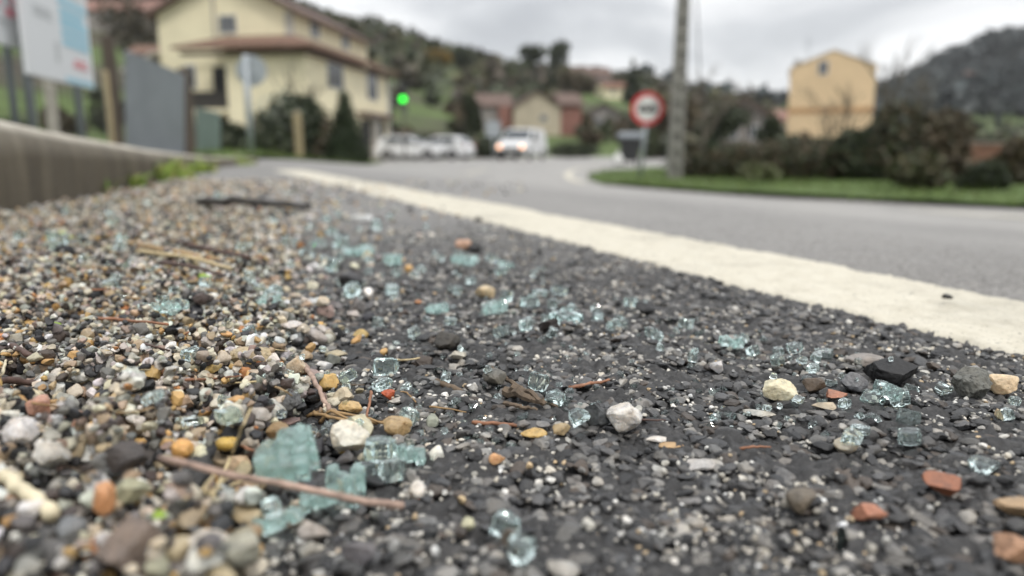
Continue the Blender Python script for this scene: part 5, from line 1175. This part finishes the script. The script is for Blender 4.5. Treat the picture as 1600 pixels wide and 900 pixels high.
for poly, cnt in polys:
    pa = np.array(poly); k = 0; tries = 0
    while k < cnt and tries < 5000:
        tries += 1; px, py = RNG.uniform(pa[:, 0].min(), pa[:, 0].max()), RNG.uniform(pa[:, 1].min(), pa[:, 1].max())
        if not inside(np.array(px), np.array(py), poly): continue
        x, y = gp(px, py, .003)[:2]
        if not (HX0+.02 < x < HX1-.02 and HY0+.02 < y < HY1-.05) or x < kerbX(y)+.01: continue
        D = float(np.clip(RNG.lognormal(math.log(.0062), .34), .0030, .0105))*(.8 if y < .36 else 1 if y < .5 else 1.15+.25*min(1, y-.5))
        if y < .36: D = min(D, .0068)
        if any((x-a)**2+(y-b_)**2 < ((D+c)*.5)**2 for a, b_, c in taken): continue
        taken.append((x, y, D)); rz = D*.5*RNG.uniform(.5, .85); zc = settle(x, y, D*.4, rz, -.05, wmax=.8)
        j = int(RNG.integers(0, 12)); o = link('glass_fragment', GM[j]); o.location = (x, y, zc); o.scale = (D*.5*RNG.uniform(.8, 1.25), D*.5*RNG.uniform(.7, 1.0), rz)
        o.rotation_euler = (RNG.normal(0, .25), RNG.normal(0, .25), RNG.uniform(0, 2*pi)); o['category'] = 'broken glass'; o['group'] = GLN; edged(o, .055)
        later(o, ('tiny' if D*F/y < 13 else 'small' if D*F/y < 19 else 'larger')+' aqua '+('block' if GP[j] is GP[0] or j % 4 == 0 else 'many-sided'), 'glass fragment', x, y); k += 1
# the uncountable crumbs of glass between them
n = 1500; CPX, CPY = RNG.uniform(60, 1400, n), RNG.uniform(310, 700, n); kk = inside(CPX, CPY, [(100, 330), (480, 315), (760, 390), (1000, 470), (1440, 570), (1500, 680), (1250, 680), (900, 640), (700, 760), (380, 780), (430, 600), (150, 460)]); CPX, CPY = CPX[kk], CPY[kk]
pts = np.array([gp(a, b_, .003)[:2] for a, b_ in zip(CPX, CPY)]); Vs, Ts, b0_ = [], [], 0
for x, y in pts:
    if not (HX0+.02 < x < HX1-.02 and HY0+.02 < y < HY1-.05) or x < kerbX(y)+.01: continue
    D = RNG.uniform(.0012, .0034)*(1+.6*max(0, y-.4)); V, T = GP[int(RNG.integers(0, 12))]; ix_, iy_ = int((x-HX0)/RES), int((y-HY0)/RES)
    V = (V*np.array([D*.5, D*.45, D*.3])) @ rotm(RNG.uniform(0, 6, 1), RNG.normal(0, .4, 1), RNG.normal(0, .4, 1))[0].T+np.array([x, y, float(HM[iy_, ix_])+D*.2]); Vs.append(V); Ts.append(T+b0_); b0_ += len(V)
struct(link('glass_crumbs', np_mesh('glass_crumbs', np.concatenate(Vs), np.concatenate(Ts), M['glass'])), 'stuff')
# the largest loose pebbles, one object each
PM = [np_mesh('pebble', *(PROTO[3][k], ICO[3][1]), M['stone'], None, True, 24) for k in range(NP)]
for i in ind:
    o = link('pebble', PM[AL['k'][i]]); o.location = tuple(map(float, Pall[i])); o.scale = tuple(map(float, AL['S'][i]))
    from mathutils import Matrix
    o.rotation_euler = Matrix(Rm[i].tolist()).to_euler(); o.color = tuple(map(float, AC[i]))+(1,)
    o['category'] = 'pebble'; o['group'] = 'pebbles and stones lying loose'
    r_ = AL['S'][i]; sh = 'flat' if r_[2]/max(r_[0], r_[1]) < .52 else SHAPE[AL['k'][i]]
    later(o, CN[AL['c'][i]]+' '+sh, 'pebble', AL['X'][i], AL['Y'][i])
for (desc, noun, rel, i), lst in BUCKET.items():
    lst.sort(key=lambda a: a[0])
    for n, (d, o) in enumerate(lst): o['label'] = f'{desc} {noun}, {ORD[min(n, 19)]} one {rel} {LS[i]}'

# ------------------------------------------------------------------ sticks, straw, leaves, weeds
M['stick'] = simple('pinkish_stick', (.34, .24, .19), .7, 0, 260, .45)
M['darkstick'] = simple('dark_stick', (.085, .05, .04), .6, 0, 300, .3)
M['straw'] = simple('straw', (.52, .42, .24), .6, 0, 250, .25)
M['palestraw'] = simple('pale_straw', (.64, .57, .40), .6, 0, 200, .2)
M['rootm'] = simple('fine_root', (.30, .19, .085), .7, 0, 300, .3)
M['redtwig'] = simple('reddish_twig', (.26, .12, .065), .6, 0, 300, .3)
M['barkbit'] = simple('bark_bit', (.12, .088, .06), .85, 0, 220, .45)
M['greenleaf'] = simple('green_leaf', (.24, .36, .03), .5, 0, 100, .25)
M['moss'] = simple('moss', (.10, .15, .025), .9, 0, 300, .4)
def hm(x, y):
    ix, iy = int((x-HX0)/RES), int((y-HY0)/RES)
    return float(HM[max(iy-2, 0):iy+3, max(ix-2, 0):ix+3].mean()) if 3 < ix < HM.shape[1]-3 and 3 < iy < HM.shape[0]-3 else float(G(x, y))
def strand(mb, pts, px_r, n=8, taper=1.0, wob=.25, sub=14):
    W = []; 
    for (px, py, lift) in pts:
        z = .003
        for _ in range(3): P = gp(px, py, z); z = hm(P[0], P[1])+lift*.001
        W.append(P)
    W = np.array(W); u = np.linspace(0, len(W)-1, sub); Q_ = np.stack([np.interp(u, range(len(W)), W[:, k]) for k in range(3)], -1)
    for _ in range(2): Q_[1:-1] = (Q_[:-2]+2*Q_[1:-1]+Q_[2:])/4
    r = [px_r*.5*depth(p)/F*(1-(1-taper)*k/(sub-1))*(1+.12*sin(k*2.1)) for k, p in enumerate(Q_)]
    Q_ += RNG.normal(0, 1, Q_.shape)*np.array(r)[:, None]*wob
    mb.tube(Q_, r, n); return Q_
def stick(name, label, cat, pts, w, mat, taper=.8, part=None, wob=.2):
    mb = MB(); strand(mb, pts, w, taper=taper, wob=wob); o = mb.build(name, M[mat], None, True); tag(o, label, cat); return o
stick('stick', 'long pinkish brown stick lying across the glass cluster', 'stick', [(250, 716, 5), (300, 728, 7), (350, 740, 8), (420, 752, 9), (470, 762, 10), (520, 772, 10), (575, 783, 8), (630, 791, 4)], 11, 'stick', 1.15)
stick('stick', 'dark reddish stick lying at the left edge of the gravel', 'stick', [(-30, 592, 3), (60, 599, 3), (180, 609, 2)], 13, 'darkstick', .5)
stick('straw', 'thick blurred pale straw in the lower left foreground', 'straw', [(-40, 712, 7), (20, 758, 6), (84, 805, 3)], 24, 'palestraw', 1.0)
stick('straw', 'thin pale straw rising left of the large glass chunk', 'straw', [(341, 757, 2), (362, 712, 7), (376, 672, 14), (392, 638, 20)], 6, 'straw', .5)
mb = MB()
for pts in ([(330, 775, 2), (345, 752, 3), (385, 738, 4)], [(322, 770, 2), (350, 762, 3), (378, 752, 2)], [(318, 765, 2), (332, 745, 4), (338, 735, 6)]): strand(mb, pts, 6, taper=.5)
tag(mb.build('straw', M['straw'], None, True), 'small tuft of dry straw right of the upright black splinter', 'straw')
stick('twig', 'thin pinkish twig leaning from the pinkish cream pebble', 'twig', [(476, 570, 6), (495, 605, 4), (516, 642, 1)], 9, 'stick', .8)
stick('twig', 'short thin twig standing right of the golden pebble', 'twig', [(580, 612, 5), (577, 632, 3), (572, 650, 1)], 5, 'redtwig', .8)
mb = MB()
for pts in ([(480, 650, 1), (510, 640, 4), (560, 650, 3), (622, 668, 1)], [(488, 644, 2), (530, 655, 3), (590, 662, 2)], [(500, 660, 1), (515, 640, 5), (545, 655, 2)], [(560, 660, 1), (600, 660, 3), (630, 655, 1)]): strand(mb, pts, 6, taper=.6)
tag(mb.build('root', M['rootm'], None, True), 'bundle of dry tan rootlets behind the blocky cream quartz', 'root')
stick('root', 'hair-thin curved rootlet right of the rust red crumb', 'root', [(612, 612, 1), (635, 612, 2), (650, 628, 2)], 3, 'rootm', .7)
t = thing('bark_splinters', 'bundle of brown bark splinters left of the standing glass cube', 'bark'); 
for pts, w in (([(768, 576, 3), (800, 598, 3), (870, 636, 2)], 9), ([(790, 612, 2), (825, 620, 3), (850, 632, 2)], 16), ([(800, 606, 4), (830, 612, 4), (845, 628, 3)], 11), ([(788, 630, 1), (810, 634, 2), (840, 640, 1)], 9)):
    mb = MB(); strand(mb, pts, w, 6, .6); mb.build('splinter', M['barkbit'], t)
stick('twig', 'orange brown twig left of centre on the dark asphalt', 'twig', [(890, 606, 1), (920, 600, 2), (952, 594, 1)], 7, 'redtwig', .6)
stick('twig', 'thin reddish twig in front of the bark splinters', 'twig', [(738, 661, 1), (780, 662, 2), (820, 666, 1)], 7, 'redtwig', .8)
stick('twig', 'short grey brown wood bit right of the small glass pair', 'twig', [(680, 596, 1), (702, 603, 2), (722, 612, 1)], 11, 'barkbit', .8)
stick('twig', 'thin red twig lying far back in the gravel', 'twig', [(140, 497, 2), (190, 499, 3), (262, 507, 2)], 6, 'redtwig', .7)
stick('twig', 'curved thin red rootlet in the middle of the gravel', 'root', [(282, 532, 2), (292, 520, 5), (305, 516, 3)], 4, 'redtwig', .7)
M['oldstraw'] = simple('old_straw', (.36, .25, .13), .75, 0, 200, .4)
stick('stalk', 'long tan stalk in the far gravel, rear one', 'stalk', [(186, 378, 7), (280, 394, 7), (372, 410, 5)], 9, 'oldstraw', .8, wob=.1)
stick('stalk', 'pale tan stalk in the far gravel crossing the long tan one', 'stalk', [(214, 392, 6), (300, 402, 7), (362, 420, 5)], 7, 'straw', .6, wob=.1)
stick('stalk', 'brown stalk in the far gravel right of the long tan stalk', 'stalk', [(262, 374, 8), (320, 388, 8), (388, 402, 6)], 9, 'darkstick', .7, wob=.1)
stick('stalk', 'short brown stalk in front of the two tan stalks', 'stalk', [(250, 410, 6), (300, 416, 6), (350, 430, 5)], 7, 'darkstick', .6, wob=.1)
stick('stalk', 'dark brown stalk under the round black stone', 'stalk', [(-30, 412, 3), (40, 404, 4), (92, 392, 2)], 11, 'darkstick', .6)
stick('stalk', 'long dark flat strip standing for a far-off shaded step between gravel and asphalt', 'stick', [(312, 316, 12), (370, 313, 14), (430, 317, 13), (486, 324, 8)], 15, 'rail', .6)  # added dark strip stands for the shadow at a step in the asphalt
stick('twig', 'dark short twig left of the moss in the gravel', 'twig', [(10, 536, 2), (40, 552, 3), (66, 566, 2)], 11, 'darkstick', .7)
stick('straw', 'thin straw across the dark gravel behind the golden pebble', 'straw', [(268, 598, 1), (330, 601, 3), (400, 596, 2)], 4, 'straw', .7)
stick('straw', 'pale straw at the far left edge of the gravel', 'straw', [(-8, 610, 2), (4, 580, 6), (10, 562, 8)], 6, 'palestraw', .6)
mats_ = ['darkstick', 'redtwig', 'rootm', 'oldstraw', 'barkbit', 'straw']; names_ = ['dark brown', 'thin reddish', 'fine tan', 'dull straw-coloured', 'grey brown', 'pale straw-coloured']
tw_pts = [(60, 470, .2, 90), (150, 455, -.1, 110), (235, 468, .15, 80), (330, 455, .3, 60), (95, 545, -.2, 80), (180, 575, .1, 110), (250, 545, .5, 60), (335, 590, -.15, 90), (60, 630, .3, 80), (215, 640, -.3, 70), (130, 735, .5, 90), (420, 545, .25, 60), (255, 640, .9, 50), (30, 500, .1, 70), (360, 480, -.4, 50), (440, 610, .8, 45), (540, 600, .1, 60), (640, 560, -.2, 50), (1010, 655, .1, 60), (1180, 700, -.1, 50), (700, 640, .3, 60), (160, 420, .1, 100), (50, 440, .25, 90), (290, 440, -.1, 70), (270, 760, .4, 60), (390, 700, .6, 50)]
for k, (px, py, a_, L_) in enumerate(tw_pts):
    mb = MB(); j = k % 6; dx, dy = cos(a_)*L_/2, sin(a_)*L_/2*.5; bw = RNG.uniform(-6, 6)
    strand(mb, [(px-dx, py-dy, 1.5), (px, py+bw*.5, 3.2), (px+dx, py+dy, 2)], RNG.uniform(2.6, 5.5)*(.6+.4*py/600), 6, .5, .15, 10)
    o = mb.build('twig', M[mats_[j]], None, True); o['category'] = 'twig'; o['group'] = 'small twigs strewn about'; x, y = gp(px, py, .003)[:2]
    i, rel, d = relation(x, y); BUCKET2.setdefault((names_[j], rel, i), []).append((d, o))
for (nm, rel, i), lst in BUCKET2.items():
    lst.sort(key=lambda a: a[0])
    for n, (d, o) in enumerate(lst): o['label'] = f'{nm} small twig, {ORD[n]} one {rel} {LS[i]}'
def leaf(px, py, w, h, label, mat='greenleaf', lift=4, yaw=0):
    z = .004
    for _ in range(3): P = gp(px, py, z); z = hm(P[0], P[1])+lift*.001
    s = depth(P)/F; L, W = w*s, h*s*1.5; V, Fs = [], []; n = 9
    for k in range(n):
        f = k/(n-1); hw = W*.5*sin(pi*min(1, f*1.0))**.7+1e-5; x = (f-.5)*L; zz = .04*L*sin(pi*f)
        V += [(x, -hw, zz+hw*.35), (x, 0, zz), (x, hw, zz+hw*.35)]
    for k in range(n-1):
        for j in range(2): Fs.append((3*k+j, 3*k+3+j, 3*k+4+j, 3*k+1+j))
    o = MB().add(V, Fs).build('leaf', M[mat], None, True); m = o.modifiers.new('solid', 'SOLIDIFY'); m.thickness = .0003
    o.location = P; o.rotation_euler = (.12, .05, yaw); tag(o, label, 'leaf')
leaf(92, 372, 70, 18, 'bright green leaf lying far back in the gravel', yaw=-.5)
leaf(316, 434, 32, 12, 'small green leaf in the gravel behind the bank edge glass', yaw=.3)
leaf(126, 680, 24, 10, 'tiny green leaf beside the salmon pebble', yaw=.4, lift=3)
leaf(250, 806, 22, 14, 'tiny bright green leaf above the cream oblong stone', yaw=.8, lift=5)
leaf(84, 508, 26, 8, 'small yellow green leaf left of the far gravel glass', yaw=.1)
leaf(2, 296, 30, 10, 'green grass tip at the left picture edge before the kerb', yaw=.6, lift=12)
def weed(px, py, n, h, spread, label, name='weed', wd=.0045, cols=((.20, .31, .035), (.27, .37, .06), (.10, .17, .03), (.30, .27, .10))):
    P = gp(px, py, 0); V, Fs, C = [], [], []
    for k in range(n):
        a = RNG.uniform(0, 2*pi); r = RNG.uniform(0, spread); b0_ = np.array([cos(a)*r, sin(a)*r*.6, -.003]); ln_ = h*RNG.uniform(.4, 1.1); d = np.array([RNG.normal(0, .38), RNG.normal(0, .38), 1.0]); w_ = wd*RNG.uniform(.6, 1.3); pr = np.array([cos(a+1), sin(a+1), 0])
        b_ = len(V)
        for j in range(5):
            f = j/4; p = b0_+d*ln_*f+np.array([d[0], d[1], -.6])*ln_*f*f*.45; ww_ = w_*(1-f)**.6+.0002; V += [p-pr*ww_, p+pr*ww_]
        Fs += [(b_+2*j, b_+2*j+1, b_+2*j+3, b_+2*j+2) for j in range(4)]; c = np.array(cols[RNG.integers(len(cols))])*RNG.uniform(.75, 1.25); C += [c]*10
    o = link(name, np_mesh(name, np.array(V), np.array(Fs), M['leaf'], np.array(C))); o.location = (P[0], P[1], 0); tag(o, label, 'weed')
weed(232, 288, 190, .088, .06, 'tall green grass tuft growing at the foot of the kerb', 'grass_tuft')
weed(264, 281, 150, .095, .08, 'second green grass tuft further along the kerb foot', 'grass_tuft')
weed(152, 305, 60, .05, .03, 'small sparse grass tuft at the kerb foot nearest to us', 'grass_tuft')
weed(190, 318, 160, .016, .05, 'low dark mossy weed patch on the gravel by the kerb', 'moss_patch', .003, ((.09, .14, .025), (.14, .2, .04), (.06, .09, .02)))
weed(150, 335, 90, .012, .035, 'small moss patch just in front of the larger mossy weed', 'moss_patch', .003, ((.09, .12, .03), (.13, .16, .05)))
weed(310, 270, 120, .08, .09, 'wispy grass tuft where the kerb starts to sink', 'grass_tuft')
weed(196, 297, 110, .06, .05, 'grass tuft between the mossy weed and the tall tuft', 'grass_tuft')
weed(365, 258, 160, .07, .14, 'grass tuft where the low kerb ends', 'grass_tuft')
weed(75, 552, 120, .005, .007, 'tiny green moss cushion in the left gravel', 'moss_patch', .0008, ((.10, .13, .02), (.15, .19, .03)))

# ------------------------------------------------------------------ light, sky
wd = bpy.data.worlds.new('World'); sc.world = wd; wd.use_nodes = True; nt = wd.node_tree; nt.nodes.clear()
out = nt.nodes.new('ShaderNodeOutputWorld'); SUN_EL, SUN_AZ = 58, 150
sky = nt.nodes.new('ShaderNodeTexSky'); sky.sky_type = 'NISHITA'; sky.sun_disc = False; sky.sun_elevation = R(SUN_EL); sky.sun_rotation = R(SUN_AZ)
bg1 = nt.nodes.new('ShaderNodeBackground'); bg1.inputs[1].default_value = .08; nt.links.new(sky.outputs[0], bg1.inputs[0])
tc = nt.nodes.new('ShaderNodeTexCoord'); mp = nt.nodes.new('ShaderNodeMapping'); mp.inputs['Scale'].default_value = (1, 1, 2.6); mp.inputs['Location'].default_value = (.35, .2, .1); nt.links.new(tc.outputs['Generated'], mp.inputs[0])
n1 = nt.nodes.new('ShaderNodeTexNoise'); n1.inputs['Scale'].default_value = 2.6; n1.inputs['Detail'].default_value = 7; n1.inputs['Roughness'].default_value = .52; n1.inputs['Distortion'].default_value = .3; nt.links.new(mp.outputs[0], n1.inputs['Vector'])
cl_ = ramp(nt, n1.outputs['Fac'], [(.34, (.42, .43, .45)), (.46, (.57, .58, .595)), (.57, (.86, .86, .862)), (.67, (1.0, 1.0, 1.0))])
sx = nt.nodes.new('ShaderNodeSeparateXYZ'); nt.links.new(tc.outputs['Generated'], sx.inputs[0])
el = nt.nodes.new('ShaderNodeMapRange'); el.inputs[1].default_value = .2; el.inputs[2].default_value = 1.0; el.inputs[3].default_value = 1.0; el.inputs[4].default_value = 1.95; nt.links.new(sx.outputs[2], el.inputs[0])
bg2 = nt.nodes.new('ShaderNodeBackground'); nt.links.new(cl_, bg2.inputs[0]); nt.links.new(el.outputs[0], bg2.inputs[1])
mx = nt.nodes.new('ShaderNodeMixShader'); mx.inputs[0].default_value = .88; nt.links.new(bg1.outputs[0], mx.inputs[1]); nt.links.new(bg2.outputs[0], mx.inputs[2]); nt.links.new(mx.outputs[0], out.inputs[0])
sl = bpy.data.lights.new('sun', 'SUN'); sl.energy = 1.5; sl.angle = R(10); sl.color = (1, .96, .9); so = bpy.data.objects.new('sun', sl); COL.objects.link(so)
so.rotation_euler = (R(90-SUN_EL), 0, R(180-SUN_AZ))
vs = sc.view_settings; sc.display_settings.display_device = 'sRGB'; vs.view_transform = 'Standard'; vs.look = 'None'; vs.gamma = 1; vs.exposure = 0.46; vs.use_curve_mapping = False
sc.render.engine = 'CYCLES'; cy = sc.cycles; cy.use_denoising = True
try: cy.denoiser = 'OPENIMAGEDENOISE'; cy.denoising_prefilter = 'ACCURATE'; cy.denoising_input_passes = 'RGB_ALBEDO_NORMAL'
except Exception: pass
cy.max_bounces = 36; cy.transmission_bounces = 36; cy.transparent_max_bounces = 12; cy.diffuse_bounces = 4; cy.glossy_bounces = 5; cy.use_adaptive_sampling = False
cy.sample_clamp_indirect = 25; cy.blur_glossy = .2
sc.render.film_transparent = False

# ------------------------------------------------------------------ damp air
hz = bpy.data.materials.new('haze'); hz.use_nodes = True; nt = hz.node_tree; nt.nodes.clear()
pv = nt.nodes.new('ShaderNodeVolumePrincipled'); pv.inputs['Color'].default_value = (.86, .88, .90, 1); pv.inputs['Density'].default_value = .0002
ho = nt.nodes.new('ShaderNodeOutputMaterial'); nt.links.new(pv.outputs[0], ho.inputs['Volume'])
mb = MB().box(-1200, 1200, -1200, 1200, -3.5, 190); o = mb.build('haze', hz); o['kind'] = 'stuff'
